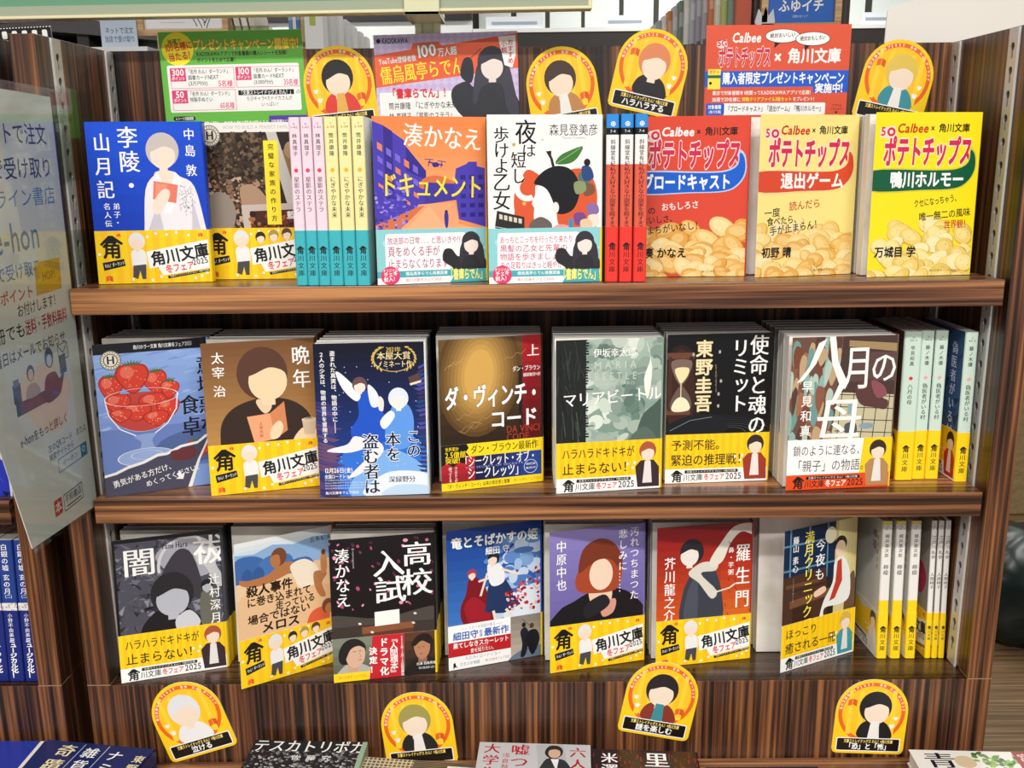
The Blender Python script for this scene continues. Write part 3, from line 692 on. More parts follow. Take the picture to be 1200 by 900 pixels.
def art_code():
    c = Cv(105.5, 150, '#2a1d12'); c.rect(0, 0, 3, 150, WHT)
    c.grad(0, 0, 84, 104, '#6b4f26', '#2e2012', 10)
    # a plain warm gold oval stands where the cover picture is
    for i in range(9): c.ell(40, 36, 42-i*3.4, 62-i*4.6, mixh('#5d421f', '#d9ab58', i/8), 6, 30)
    c.grad(84, 0, 105.5, 104, '#b01c26', '#5a1218', 8); c.rect(80, 30, 84, 104, '#241a12')
    rnd = random.Random(8)
    for i in range(12):
        x, y = rnd.uniform(4, 66), rnd.uniform(4, 94); c.ln([(x+k*2.2, y-k*.8+1.6*math.sin(k*1.4+i)) for k in range(11)], .28, '#c8a468')
    c.T(89, 9, 13, '上', WHT, .0, mi=.02); c.T(74, 30, 5.6, 'ダン・ブラウン', WHT, .02, w=29); c.T(85, 37.4, 4, '越前敏弥=訳', WHT, .01, w=18)
    c.T(5, 46, 24, 'ダ・ヴィンチ・', '#fdfdfd', .028, w=98, o=.03, oc='#1c120a', mi=.01); c.T(50, 72, 20, 'コード', '#fdfdfd', .028, w=50, o=.03, oc='#1c120a', mi=.01)
    c.T(67, 89, 9, 'DA VINCI', '#a83a22', -.004, w=35, mi=.015); c.T(67, 97, 9, 'CODE', '#a83a22', -.004, w=24, mi=.015)
    b = Cv(105.5, 46, '#1c2a66'); b.rect(0, 0, 105.5, 13, '#ffe21e'); b.T(30, 1.6, 9.4, 'ダン・ブラウン最新作', BLK, .01, w=70, mi=.012)
    b.grad(0, 13, 34, 38, '#c22630', '#a01c2a', 3); b.grad(34, 13, 105.5, 38, '#1a1c4a', '#24489c', 6, hor=True)
    b.poly([(0, 0), (26, 0), (28, 4), (25, 8), (28, 12), (24, 15), (26, 20), (18, 18), (12, 22), (6, 18), (0, 21)], BLK); b.T(4, 2, 4.2, '世界累計', '#ffe21e', .01, w=14); b.T(4, 6.6, 7, '2.5億部', '#ffe21e', .02, w=21); b.T(4, 13, 6, '突破!', '#ffe21e', .02, w=15)
    b.V(13, 22, 3.2, 'ラングドンが', WHT, .01, 2.6); b.V(7, 22, 3.6, '帰ってくる', WHT, .01, 3)
    b.T(20, 12, 12.5, '「シークレット・オブ・', WHT, -.004, w=78, mi=.02); b.T(26, 24, 13, 'シークレッツ」', WHT, -.004, w=58, mi=.02); b.T(24, 23.2, 2.4, 'THE SECRET OF SECRETS', '#9fb0e0', w=60)
    b.ring(92, 29, 6.6, 7.2, 0, 360, '#cfd8f4'); b.T(87, 25, 2.8, '絶好調', WHT, w=10); b.T(86.5, 29.4, 2.6, '発売中', WHT, w=11)
    b.rect(0, 38, 105.5, 46, '#ffe21e'); b.T(4, 39.6, 4.8, '「ダ・ヴィンチ・コード」以来の疾走感と衝撃', BLK, .01, w=66); b.T(74, 40.2, 3.6, '角川文庫冬フェア2025', '#a89630', w=29)
    return c, b
def art_maria():
    c = Cv(105.5, 150, '#8fa79c'); c.grad(0, 0, 105.5, 104, '#a9bfb2', '#7c968a', 10)
    rnd = random.Random(6)
    for i in range(150):
        x, y = rnd.uniform(26, 108), rnd.uniform(-4, 104); l = .5+.5*math.sin(x*.09+1)*math.cos(y*.05)
        c.ell(x, y, rnd.uniform(3, 11), rnd.uniform(2, 8), mixh('#5f7a70', '#dfe9dc', max(0, min(1, l+rnd.uniform(-.25, .25)))), rnd.uniform(-40, 40), 12)
    c.blob([(80, 104), (84, 78), (96, 66), (106, 62), (106, 106)], '#4c5f56'); c.blob([(70, 106), (78, 92), (90, 88), (100, 104)], '#5a6e64')
    c.blob([(88, 4), (92, 20), (86, 40), (90, 60), (94, 30)], '#eef4ea')
    c.rect(0, 0, 29, 104, '#1d211e')
    for i in range(60):
        x = rnd.uniform(0, 28); y = rnd.uniform(0, 100); c.ln([(x, y), (x+rnd.uniform(-2, 5), y+rnd.uniform(6, 30))], rnd.uniform(.2, .7), rnd.choice(['#3a423d', '#0e100f', '#545e57', '#2a302c']))
    for i in range(40): y = i*2.6; c.rect(28, y, 28+rnd.uniform(.5, 4), y+1.6, '#1d211e')
    for x0, y, l in ((24, 48, 12), (28, 84, 9), (26, 30, 8)): c.ln([(x0, y), (x0+l, y)], .9, '#20241f')
    c.T(36, 9, 9, '伊坂幸太郎', WHT, -.004, w=42, mi=.012); c.T(37, 21, 9, 'M A R I A', '#c9d6cc', -.008, w=42); c.T(37, 32, 9, 'B E E T L E', '#c4d2c8', -.008, w=42); c.T(37, 42, 3.4, 'ISAKA KOTARO', '#c0cec4', w=40)
    c.T(6, 51, 15, 'マリアビートル', WHT, .004, w=98, mi=.014, r=2.5); return c
def art_limit():
    c = Cv(105.5, 150, '#0c0a0b')
    for a, b, k in ((22, 50, '#2a1712'), (14, 46, '#3d2117')): c.ell(14, 60, a, b, k)
    c.rect(0, 18, 27, 24, '#6d4232'); c.rect(0, 74, 24, 80, '#6d4232'); c.rect(1.5, 22, 5, 76, '#4a2a20'); c.rect(22, 22, 26, 76, '#3c2018')
    c.blob([(5, 26), (24, 26), (22, 40), (15.5, 50), (13, 50), (7, 40)], '#7a675c'); c.blob([(8, 34), (21, 33), (21, 40), (15, 48), (12, 46)], '#f2e3ae')
    c.blob([(13, 51), (16, 51), (24, 64), (23, 75), (5, 75), (5, 64)], '#6a574e'); c.blob([(5, 74), (8, 66), (14, 62), (21, 66), (23, 75), (10, 77)], '#f6ecc8'); c.rect(13.8, 48, 14.6, 66, '#f6e6b8')
    for i in range(7): c.ring(66, 100+i, 14+i*7, 14.7+i*7, 190, 350, mixh('#59606c', '#1a1c22', i/7), ry=.42)
    c.blob([(0, 92), (14, 84), (34, 80), (60, 84), (54, 104), (0, 104)], '#17181d'); c.ln([(4, 96), (24, 86), (46, 83)], .6, '#7d8492')
    for x, y in ((52, 18), (54, 47), (52, 72), (52, 60), (26, 20)): c.ell(x, y, 1.2, 1.8, '#b8b4ac', n=10)
    c.V(28, 6, 17.5, '東野圭吾', '#efe3b4', .03, 18.2, o=.015, oc='#8a7a4a'); c.V(47, 30, 3, 'Keigo Higashino', '#a39a80', .0, 1.9, r=-2)
    c.V(82, 2, 19, '使命と魂の', WHT, -.006, 20, mi=.018, hs=1.1); c.V(64, 5, 18, 'リミット', WHT, -.006, 18.5, mi=.018, hs=1.1); return c
def art_hachigatsu():
    c = Cv(105.5, 150, '#6b4d40'); rnd = random.Random(12)
    for i in range(90):
        x, y = rnd.uniform(-4, 50), rnd.uniform(-5, 104); c.blob([(x, y), (x+rnd.uniform(2, 7), y+6), (x+rnd.uniform(-3, 4), y+rnd.uniform(16, 30)), (x-3, y+10)], rnd.choice(['#8fb5ae', '#7a4430', '#a46a48', '#5a3a30', '#6f9a96', '#c0a27c', '#8a5a44', '#b5c9bc']))
    c.poly([(50, 0), (105.5, 0), (105.5, 104), (42, 104)], '#4a3630'); c.poly([(56, 4), (105.5, 8), (105.5, 16), (56, 10)], '#a58a62'); c.rect(58, 16, 105.5, 44, '#5d4540')
    c.poly([(48, 54), (105.5, 58), (105.5, 104), (42, 104)], '#c9c19e')
    for i in range(5): c.ln([(46, 56+i*12), (105.5, 60+i*12)], .8, '#3a2c28'); c.ln([(52+i*12, 50), (48+i*12, 104)], .8, '#3a2c28')
    c.blob([(64, 50), (74, 42), (86, 46), (92, 60), (98, 64), (96, 72), (84, 70), (70, 66)], '#5b3a36'); c.blob([(80, 44), (92, 48), (96, 58), (86, 60)], '#8d4f58'); c.rect(58, 66, 66, 76, '#86a9b4'); c.ell(78, 88, 8, 3, '#8aa0ac'); c.blob([(56, 86), (66, 84), (68, 94), (58, 96)], '#50545a')
    W_ = '#fafaf6'
    c.poly([(26, 6), (34, 2), (24, 26), (12, 42), (6, 44), (18, 28)], W_); c.poly([(36, -2), (42, -2), (46, 24), (56, 44), (44, 66), (40, 66), (48, 46), (40, 26)], W_)
    c.T(51, 8, 46, '月', W_, .02, w=30, mi=.01); c.T(78, 14, 34, 'の', W_, .02, w=28, mi=.01); c.T(26, 58, 52, '母', W_, .02, w=48, mi=.012)
    c.V(11, 42, 11.5, '早見和真', WHT, .01, 14.4); return c
def art_yamihara():
    c = Cv(105.5, 150, '#4b4c58'); rnd = random.Random(21)
    for i in range(260):
        x, y = rnd.uniform(-4, 108), rnd.uniform(0, 104); c.poly([(x+rnd.uniform(-7, 7), y+rnd.uniform(-6, 6)) for k in range(4)], rnd.choice(['#3a3a46', '#6a6b7a', '#8b8b9a', '#54545e', '#2a2a33', '#777884', '#4a4858']))
    c.blob([(40, 22), (60, 6), (88, 8), (100, 26), (90, 46), (60, 44)], '#a9a9b2'); c.ring(72, 34, 28, 31, 170, 360, '#d2d2d6')
    c.blob([(42, 50), (60, 18), (76, 24), (84, 70), (60, 60)], '#3c3842')
    c.blob([(80, 20), (92, 16), (98, 26), (98, 36), (106, 56), (98, 60), (88, 38), (80, 32)], '#c9c9cc'); c.ln([(84, 24), (92, 26)], 1, '#6d3a40')
    figure(c, 54, 62, 21, '#24242a', '#b9bcc6', [(36, 80), (66, 78), (84, 104), (24, 104)], '#17171c'); c.blob([(56, 90), (70, 82), (80, 96), (70, 106), (58, 104)], '#d0d2d8')
    figure(c, 88, 58, 6, '#1d1d22', '#b8b8c0', [(82, 66), (96, 66), (100, 104), (82, 104)], '#6a695f')
    c.frame(0, 0, 105.5, 150, 5, '#0f0f12'); c.rect(0, 0, 105.5, 4, '#0f0f12')
    c.T(8, 10, 31, '闇', WHT, -.012, w=33, mi=.016); c.T(76, 4, 33, '祓', WHT, -.012, w=33, mi=.016); c.T(46, 8, 7.4, 'Yami Hara', '#1a1a1e', -.004, w=26, mi=.02); c.T(52, 4, 2.6, 'Mizuki Tsujimura', '#3a3a40', w=16)
    c.V(90, 46, 11, '辻村深月', WHT, -.008, 14, mi=.014, hs=1.15); return c
def art_melos():
    c = Cv(105.5, 150, '#f0cda4'); c.rect(0, 0, 105.5, 10, '#f4ede4'); c.grad(0, 0, 105.5, 24, '#e9eef0', '#b9d4ea', 5)
    c.poly([(0, 12), (20, 14), (40, 8), (62, 12), (84, 8), (105.5, 10), (105.5, 34), (0, 36)], '#8fb4de'); c.blob([(0, 18), (20, 16), (34, 26), (34, 42), (0, 44)], '#3f6cb0')
    c.blob([(26, 24), (44, 18), (60, 24), (60, 44), (28, 44)], '#4a78ba'); c.blob([(58, 30), (76, 28), (84, 36), (80, 44), (60, 44)], '#3f6cb0'); c.ell(12, 38, 6, 10, '#345c9c'); c.ell(24, 36, 6, 8, '#345c9c')
    c.rect(0, 42, 105.5, 104, '#f0cda4'); c.blob([(0, 60), (40, 50), (105.5, 66), (105.5, 104), (0, 104)], '#ecc294')
    c.blob([(4, 38), (14, 40), (34, 38), (46, 30), (60, 30), (64, 38), (40, 46), (20, 48), (6, 44)], '#b9794a'); c.blob([(58, 34), (74, 30), (88, 42), (86, 58), (68, 60), (62, 48)], '#f6e9d4')
    c.blob([(84, 46), (98, 50), (92, 60), (96, 74), (90, 74), (84, 62)], '#b9794a'); c.ell(46, 22, 8.5, 9.5, '#7a4a30'); c.blob([(38, 20), (46, 20), (47, 30), (40, 32), (37, 26)], '#b9794a')
    c.blob([(92, 30), (98, 30), (98, 48), (92, 48)], '#c98a58'); c.ell(95, 27, 2.5, 3, '#6a4028'); c.blob([(74, 98), (80, 88), (94, 86), (100, 98), (92, 104), (76, 104)], '#e2603c'); c.ell(98, 86, 7, 8, '#7a4a34'); c.ell(99, 89, 4.5, 5.5, '#c08050')
    K = '#2a1a14'
    c.T(10, 46, 12, '殺人事件', K, .04, w=50); c.T(10, 58, 10.5, 'に巻き込まれて', K, .03, w=70); c.T(40, 68, 9.5, '走っている', K, .03, w=44); c.T(10, 76.5, 10.5, '場合ではない', K, .03, w=68); c.T(24, 86.5, 12, 'メロス', K, .045, w=42)
    c.T(80, 9, 5.6, '五条紀夫', K, .01, w=25); return c
def art_nyushi():
    c = Cv(105.5, 150, '#100c10'); rnd = random.Random(13)
    for i in range(60): x, y = rnd.uniform(0, 105), rnd.uniform(2, 76); c.ell(x, y, rnd.uniform(1, 3.2), rnd.uniform(.7, 2), rnd.choice(['#d96a96', '#b84a78', '#7a3050', '#e89ab8', '#5a2440']), rnd.uniform(0, 90), 10)
    c.blob([(-4, 80), (50, 86), (110, 78), (110, 110), (-4, 110)], '#4a4440'); c.rect(0, 92, 105.5, 112, '#3a322e'); c.poly([(30, 94), (82, 92), (82, 99), (30, 101)], '#8a5436'); c.poly([(30, 101), (82, 99), (80, 112), (34, 112)], '#5c3422')
    c.poly([(43, 79), (68, 78), (68, 93), (43, 94)], '#fdfdf6'); c.poly([(44.5, 80.5), (66.5, 79.5), (66.5, 91.5), (44.5, 92.5)], '#f4f6ee')
    for x, y in ((28, 90), (40, 100), (84, 84), (82, 94)): c.ell(x, y, 1.8, 1.2, '#e9dcd8', 20, 8)
    c.T(72, 8, 27, '高', WHT, -.01, w=31, mi=.016); c.T(71, 36, 30, '校', WHT, -.01, w=32, mi=.016); c.T(42, 14, 30, '入', WHT, -.01, w=33, mi=.016); c.T(43, 42, 30, '試', WHT, -.01, w=33, mi=.016)
    c.V(5, 10, 15, '湊かなえ', WHT, -.006, 15.4, mi=.014, hs=1.05); c.V(22, 10, 3, 'Minato Kanae', '#cfc8cc', 0, 1.8)
    b = Cv(105.5, 46, '#6d7466'); b.grad(0, 0, 46, 46, '#7d8472', '#54584c', 5); b.blob([(2, 46), (6, 34), (18, 26), (32, 30), (42, 38), (46, 46)], '#b4b0a6'); b.poly([(14, 26), (26, 26), (25, 36), (15, 36)], '#c99f86')
    b.blob([(6, 14), (12, 4), (22, 1), (31, 6), (33, 14), (28, 22), (14, 28), (7, 24)], '#1d1a1a'); b.blob([(13, 12), (22, 7), (31, 11), (32, 20), (29, 28), (21, 32), (14, 26)], '#d8b095'); b.blob([(6, 14), (12, 5), (22, 2), (31, 6), (32, 12), (26, 9), (18, 12), (13, 22), (10, 28), (6, 24)], '#1d1a1a'); b.ln([(20, 15), (23, 14.6)], .6, '#2a1a16'); b.ln([(26, 14.4), (28.4, 14.6)], .6, '#2a1a16'); b.ln([(25, 24), (28.6, 23.6)], .7, '#a05a50'); b.ln([(26, 16), (28, 20.6), (26, 21)], .4, '#a87a64')
    b.rect(72, 0, 105.5, 46, '#3a2218'); b.grad(72, 0, 105.5, 46, '#5c3420', '#1d1210', 5); b.blob([(72, 46), (78, 32), (92, 26), (105.5, 34), (105.5, 48)], '#1a1614'); b.blob([(80, 12), (88, 3), (98, 4), (102, 14), (98, 26), (88, 28), (82, 22)], '#221814'); b.poly([(86, 26), (95, 26), (95, 33), (86, 33)], '#96644a'); b.blob([(82, 13), (91, 9), (98, 13), (97, 24), (90, 30), (84, 25)], '#b8805e'); b.blob([(79, 13), (86, 4), (97, 3), (102, 12), (98, 14), (90, 10), (83, 15)], '#17110f'); b.ln([(86, 17), (88, 16.6)], .6, '#1d120e'); b.ln([(90.4, 16.4), (92.6, 16.6)], .6, '#1d120e'); b.ln([(87.4, 24), (90.6, 23.6)], .6, '#6a3428')
    b.poly([(40, 0), (72, 0), (70, 46), (36, 46)], '#c8202c'); b.V(57, 1, 8.4, '『人間標本』', WHT, .02, 7.3); b.V(46.5, 3, 9.4, 'ドラマ化', WHT, .04, 10.4); b.V(36, 12, 8.4, '決定！', WHT, .04, 9.8, o=.03, oc='#c8202c'); b.V(68, 2, 3.2, '2025年12月19日配信開始', WHT, .01, 2.9)
    b.T(84, 33, 3.4, '出演 西島秀俊', WHT, .01, w=20); b.T(86, 38, 2.8, '市川染五郎 ほか', WHT, w=17)
    b.poly([(0, 37), (37, 37), (35, 46), (0, 46)], '#ffd617'); b.T(5, 39.6, 3.6, '角川文庫冬フェア2025', '#e06a2a', w=28); return c, b
def art_ryu():
    c = Cv(105.5, 150, '#2456b0'); c.grad(0, 0, 105.5, 110, '#123f94', '#3d78c4', 10); rnd = random.Random(14)
    for i in range(70):
        x = rnd.uniform(50, 110); y = rnd.uniform(10, 100); c.ell(x, y, rnd.uniform(4, 12), rnd.uniform(3, 8), rnd.choice(['#7fa3d6', '#5f8aca', '#a3c0e4', '#c6d8ee', '#4c7ac0']), 0, 12)
    c.blob([(62, 104), (74, 78), (90, 70), (108, 84), (108, 112)], '#dfe9f4')
    D = '#7e1420'
    c.blob([(24, 54), (36, 56), (44, 72), (50, 104), (30, 112), (16, 100), (14, 84), (20, 70)], D); c.blob([(18, 84), (30, 74), (46, 92), (44, 110), (26, 106)], '#a01c2a'); figure(c, 27, 49, 5, '#b63a4a', '#f4dccc', None, None); c.ln([(34, 58), (54, 54)], 2.4, '#f2dccb')
    c.blob([(46, 62), (62, 58), (76, 82), (78, 90), (62, 96), (42, 92), (42, 84)], '#1e3560'); c.blob([(44, 42), (54, 40), (62, 48), (62, 62), (48, 64)], '#f0f1f4'); c.ln([(60, 48), (80, 56)], 2.6, '#f4dccc'); c.ln([(44, 50), (36, 74)], 2.4, '#f4dccc'); c.ln([(50, 92), (54, 112)], 3, '#f4dccc'); c.ln([(64, 92), (76, 108)], 3, '#f4dccc'); figure(c, 51, 35, 6.6, '#23202a', '#f4dccc', None, None, -2)
    for i in range(90):
        t = rnd.random(); x = 68+t*38+rnd.uniform(-4, 4); y = 84-14*t+rnd.uniform(-22, 24)*(.4+t*.7); c.ell(x, y, rnd.uniform(.9, 2.8), rnd.uniform(.8, 2.2), rnd.choice(['#b32230', '#8a1626', '#d24a52', '#e8b6b4', '#f4e4e2']), rnd.uniform(0, 90), 8)
    c.T(5, 8, 13, '竜とそばかすの姫', WHT, .035, w=96, o=.03, oc='#1f7a8a'); c.T(42, 22, 9, '細田 守', WHT, .02, w=27)
    b = Cv(105.5, 48, WHT); b.T(14, 2.4, 4.2, '―― スタジオ地図が贈る ――', '#8fa0b8', w=46); b.T(5, 7.4, 9.4, '細田守', '#1f5cb8', .03, w=28); b.V(34, 8.4, 3.8, '監督', '#1f5cb8', .01, 4); b.T(39, 7.4, 9.4, '最新作', '#1f5cb8', .03, w=28)
    b.rect(0, 18, 69, 34, '#c01f24'); b.T(5, 19, 6.6, '果てしなきスカーレット', WHT, .024, w=62); b.T(24, 27.4, 5, '愛を知りたい。', WHT, .01, w=28); b.T(30, 25.6, 2, 'SCARLET', '#f0b0b0', w=14)
    b.T(18, 35, 4.4, '11.21 Fri ロードショー', '#7a8698', w=40); b.poly([(5, 41), (7, 40), (8, 44), (10, 46), (7, 45), (5, 47)], BLK); b.T(12, 41, 4.2, 'スタジオ地図', '#4a5668', w=22); b.T(40, 41.4, 3.4, '角川文庫冬フェア2025', '#c06060', w=28)
    b.grad(69, 0, 105.5, 48, '#8c8478', '#c2b4a2', 6); b.blob([(70, 44), (84, 38), (105.5, 36), (105.5, 50), (69, 50)], '#6a7a90'); b.blob([(80, 18), (86, 14), (90, 24), (86, 44), (80, 46), (82, 32)], '#1d1e26'); b.blob([(88, 20), (98, 18), (102, 30), (94, 46), (88, 34)], '#17181e'); b.ell(84, 11, 2.4, 2.8, '#221c1c'); b.ell(93, 13, 2.6, 3, '#5a3a2c'); b.ln([(82, 4), (90, 12)], .6, '#33333a'); return c, b
def art_kanashimi():
    c = Cv(105.5, 150, '#8276b8'); c.grad(0, 0, 105.5, 104, '#8a7fc0', '#6a60a4', 10)
    c.blob([(4, 104), (10, 84), (26, 76), (44, 68), (70, 66), (94, 78), (102, 104)], '#17161a'); c.blob([(44, 58), (64, 58), (68, 76), (56, 90), (44, 78)], '#f0cdb2'); c.blob([(56, 82), (72, 78), (70, 92), (58, 96)], '#d99c88'); c.blob([(38, 82), (58, 72), (66, 80), (60, 88), (40, 96)], '#222127')
    c.blob([(30, 46), (46, 28), (72, 26), (80, 42), (76, 64), (64, 70), (36, 68), (28, 60)], '#a8472a'); c.ell(56, 50, 13, 17, '#f3d8be')
    c.blob([(31, 46), (36, 22), (52, 12), (68, 16), (79, 32), (78, 48), (68, 36), (54, 34), (42, 40)], '#7a3420'); return c
def art_rashomon():
    c = Cv(105.5, 150, '#b02418'); c.grad(0, 0, 105.5, 104, '#8c1218', '#d4561e', 12); c.grad(70, 40, 105.5, 104, '#b8321a', '#d9661f', 6)
    c.blob([(28, 104), (28, 74), (36, 54), (46, 44), (58, 44), (66, 54), (72, 78), (70, 104)], '#3a3f4a'); c.blob([(30, 100), (34, 70), (44, 56), (44, 104)], '#4b515e'); c.blob([(36, 48), (50, 40), (66, 42), (64, 50), (48, 52), (66, 72), (60, 80), (46, 62), (36, 54)], '#ddd8cb')
    c.blob([(58, 38), (70, 20), (84, 4), (104, 2), (106, 14), (92, 10), (80, 22), (72, 40), (60, 46)], '#e6e0d2'); c.ln([(62, 74), (80, 70), (86, 66)], 1.6, '#e6e0d2')
    figure(c, 38, 28, 13, '#26222a', '#efe6dd', None, None, -2)
    for i in range(14): rnd = random.Random(i); x, y = rnd.uniform(70, 104), rnd.uniform(10, 100); c.ln([(x, y), (x+2, y+4)], .6, '#4a1410')
    c.V(86, 23, 17, '羅生門・', WHT, -.008, 25, mi=.016, hs=1.2); c.V(78, 26, 6.5, '鼻・芋粥', WHT, 0, 8, mi=.014); c.V(8, 32, 12.5, '芥川龍之介', WHT, -.008, 14, mi=.014, hs=1.1); return c
def art_clinic():
    c = Cv(105.5, 150, '#2a2422'); c.rect(0, 0, 105.5, 60, '#11284a')
    for x in (8, 34, 60): c.rect(x, 0, x+2, 58, '#5c8aa6')
    for y in (16, 42): c.rect(0, y, 74, y+2, '#5c8aa6')
    c.poly([(72, 0), (105.5, 0), (105.5, 104), (72, 104)], '#d8c98c'); c.grad(76, 0, 105.5, 60, '#f0e6a8', '#c9b87a', 6, hor=True); c.ell(65, 14, 8, 9, '#fdf6d4')
    c.poly([(0, 50), (60, 48), (64, 104), (0, 104)], '#4a3024'); c.rect(4, 58, 50, 62, '#6b4630'); c.poly([(10, 76), (76, 70), (76, 78), (10, 84)], '#7a4f34'); c.rect(14, 84, 40, 104, '#3a241a'); c.ln([(12, 66), (60, 64)], .8, '#2a1a14')
    c.blob([(92, 70), (102, 60), (104, 104), (88, 104)], '#6a4a34')
    c.blob([(72, 44), (84, 40), (94, 56), (96, 84), (84, 92), (60, 92), (58, 104), (52, 104), (58, 84), (70, 66)], '#eef0ea'); c.poly([(76, 44), (82, 42), (84, 66), (74, 84), (66, 86), (74, 66)], '#c23a2a'); c.blob([(44, 72), (58, 68), (60, 74), (46, 78)], '#f0cdb0')
    c.ell(80, 26, 9, 9, '#241c1a'); c.ell(80, 31, 7.4, 9, '#f2d2b6')
    c.V(44, 16, 14, '今夜も', WHT, .004, 15.5, mi=.016); c.V(28, 5, 14, '満月クリニックで', '#ffee58', .004, 13.2, mi=.018); c.V(12, 8, 8.6, '藤山 素心', WHT, .004, 8.8, mi=.014); c.V(13, 52, 2.4, 'Fujiyama Motomi', '#b9b4ac', 0, 1.8); return c
def art_plain(bg, title, col):
    c = Cv(105.5, 150, bg); c.V(78, 12, 13, title, col, .0, 14, mi=.014); return c
def spine_art(t, author, title, code, dot, ink='#1c1c1c', tz=5.2, y0=10, ty=52, st=None):
    c = Cv(t*1000, 150); m = t*500
    c.T(m, 4.5, 2.6, code[0], ink, w=2.4*len(code[0]), al=.5); c.T(m, 7.6, 2.4, code[1], ink, w=min(t*700, 7), al=.5)
    c.V(m-2.3, y0+4, 4.6, author, ink, .012, 5.2)
    if dot: c.ell(m, ty-5.5, 1.9, 1.9, dot)
    c.V(m-tz/2, ty, tz, title, ink, 0, st or tz*1.02, mi=.014); return c
def spine_logo(t, h, hole, y=14, s=7.2):
    c = Cv(t*1000, h); m = t*500; s = min(s, t*1000*.72)
    mark(c, m-s/2, y, s, BLK, hole); c.V(m-s*.42, y+s+1, s*.84, '川文庫', BLK, .0, s*.94, mi=.014); return c

# ------------------------------------------------------------------ books facing out
# free edge x, y of the lifted front cover, its opening angle, thickness
def front(row, x, y, ang, t, label, cv, band=None, group=None, segs=None, sband=None, bsegs=None, hb=.050, spine=None, back='#dfe3e6', bback=None, dx=0):
    a = R(ang); hx, hy = x + BW*math.cos(a), y + BW*math.sin(a)
    e = make_book(label, group, pose(row, hx-BW+dx, hy), t, a, cv, band, spine, segs, sband, bsegs, back, bback, hb)
    return e, hx-BW+dx, hy
SAGE, CREAM = '#cfe4d6', '#f3e9a8'
yb = [(0, .05, '#ffd81a')]
BOOKS = {}
def put(key, *a, behind=0, bt=None, bg=None, bandc='#ffd81a', bl='', gap=.002, bdx=0, **k):
    e, bx, by = front(*a, **k); BOOKS[key] = e; t = a[4]; bt = bt or t
    if behind: stack(a[0], [(bx + bdx + .0006*(i % 2), by+t+gap+i*(bt+.0012)) for i in range(behind)], bt, bg or a[6].bg, bandc, bl, bl)
FAIR = band_fair; LN = band_line
put('sangetsu', 1, -.4159, .0365, 7.2, .011, 'blue paperback with a white-robed figure and yellow band, first on the top shelf', art_sangetsu(), FAIR())
put('kazoku', 1, -.3256, .074, 0, .012, 'brown-pictured paperback with a yellow title strip and yellow band, half behind the pink spines', art_kazoku(), FAIR(True))
put('document', 1, -.1446, .0008, 17.5, .0125, 'orange and violet paperback with yellow katakana title and teal band, beside the cream spines', art_document(), band_teal(('放送部の日常……と思いきや!?', '頁をめくる手が', '止まらなくなります')), hb=.05)
put('yoru', 1, -.0424, .0005, 8.5, .0125, 'white paperback with an apple-shaped black bob on a red moon and teal band', art_yoru(), band_teal(('あっちとこっちを行ったり来たり', '黒髪の乙女と先輩の', '物語を歩きましょう。', 'その足取りはきっと軽やか――')), hb=.05)
H1, H2, H3 = ['#f2c878', '#e9b45c', '#f6d592', '#e2a64c'], ['#f4d588', '#efc46c', '#f7dea0', '#e6b258'], ['#f5df8c', '#efd272', '#f8e9ac', '#e8c860']
put('chips_red', 1, .0988, .053, 0, .012, 'red potato chips paperback with a blue title stripe, right of the red spines', art_chips('#dd4a36', WHT, '#1860d0', 'ブロードキャスト', 4, 84, '#bcd0ee', (
    (1, 84, 8, 'この', BLK, 4, 16), (22, 80, 8, 'おもしろさ', WHT, 4, 36), (3, 93, 8, 'おいしさ、', BLK, 5, 34), (8, 102, 8.6, 'まちがいなし！', BLK, 6, 54)), '湊 かなえ', 1, H1))
put('chips_cream', 1, .2090, .0362, 16.4, .0135, 'pale cream potato chips paperback with a red title stripe', art_chips('#f6e28a', '#c8321e', '#d84a2c', '退出ゲーム', 23, 68, '#f2dca0', (
    (7, 86, 9, '一度', BLK, 4, 17), (33, 80, 9, '読んだら', '#c8321e', 5, 34), (10, 94.5, 8.6, '食べたら、', BLK, 5, 36), (13, 103, 9, '手が止まらん！', BLK, 7, 56)), '初野 晴', 2, H2),
    behind=1, bl='second copy of the pale cream potato chips paperback, standing behind it')
put('chips_yellow', 1, .3122, .0290, 8.2, .0115, 'bright yellow potato chips paperback with a dark green title stripe, by the right side panel', art_chips('#fbe41c', '#c43a1a', '#0d5a3c', '鴨川ホルモー', 17, 74, '#d8d23a', (
    (42, 79, 8, 'クセになっちゃう、', BLK, 7, 46), (48, 91, 8.6, '唯一無二の風味', BLK, 5, 52), (74, 98, 8.6, '世界観！', '#c8321e', 1, 26)), '万城目 学', 3, H3),
    behind=2, bdx=.0022, bandc=None, bl='further copy of the bright yellow potato chips paperback, standing behind it')
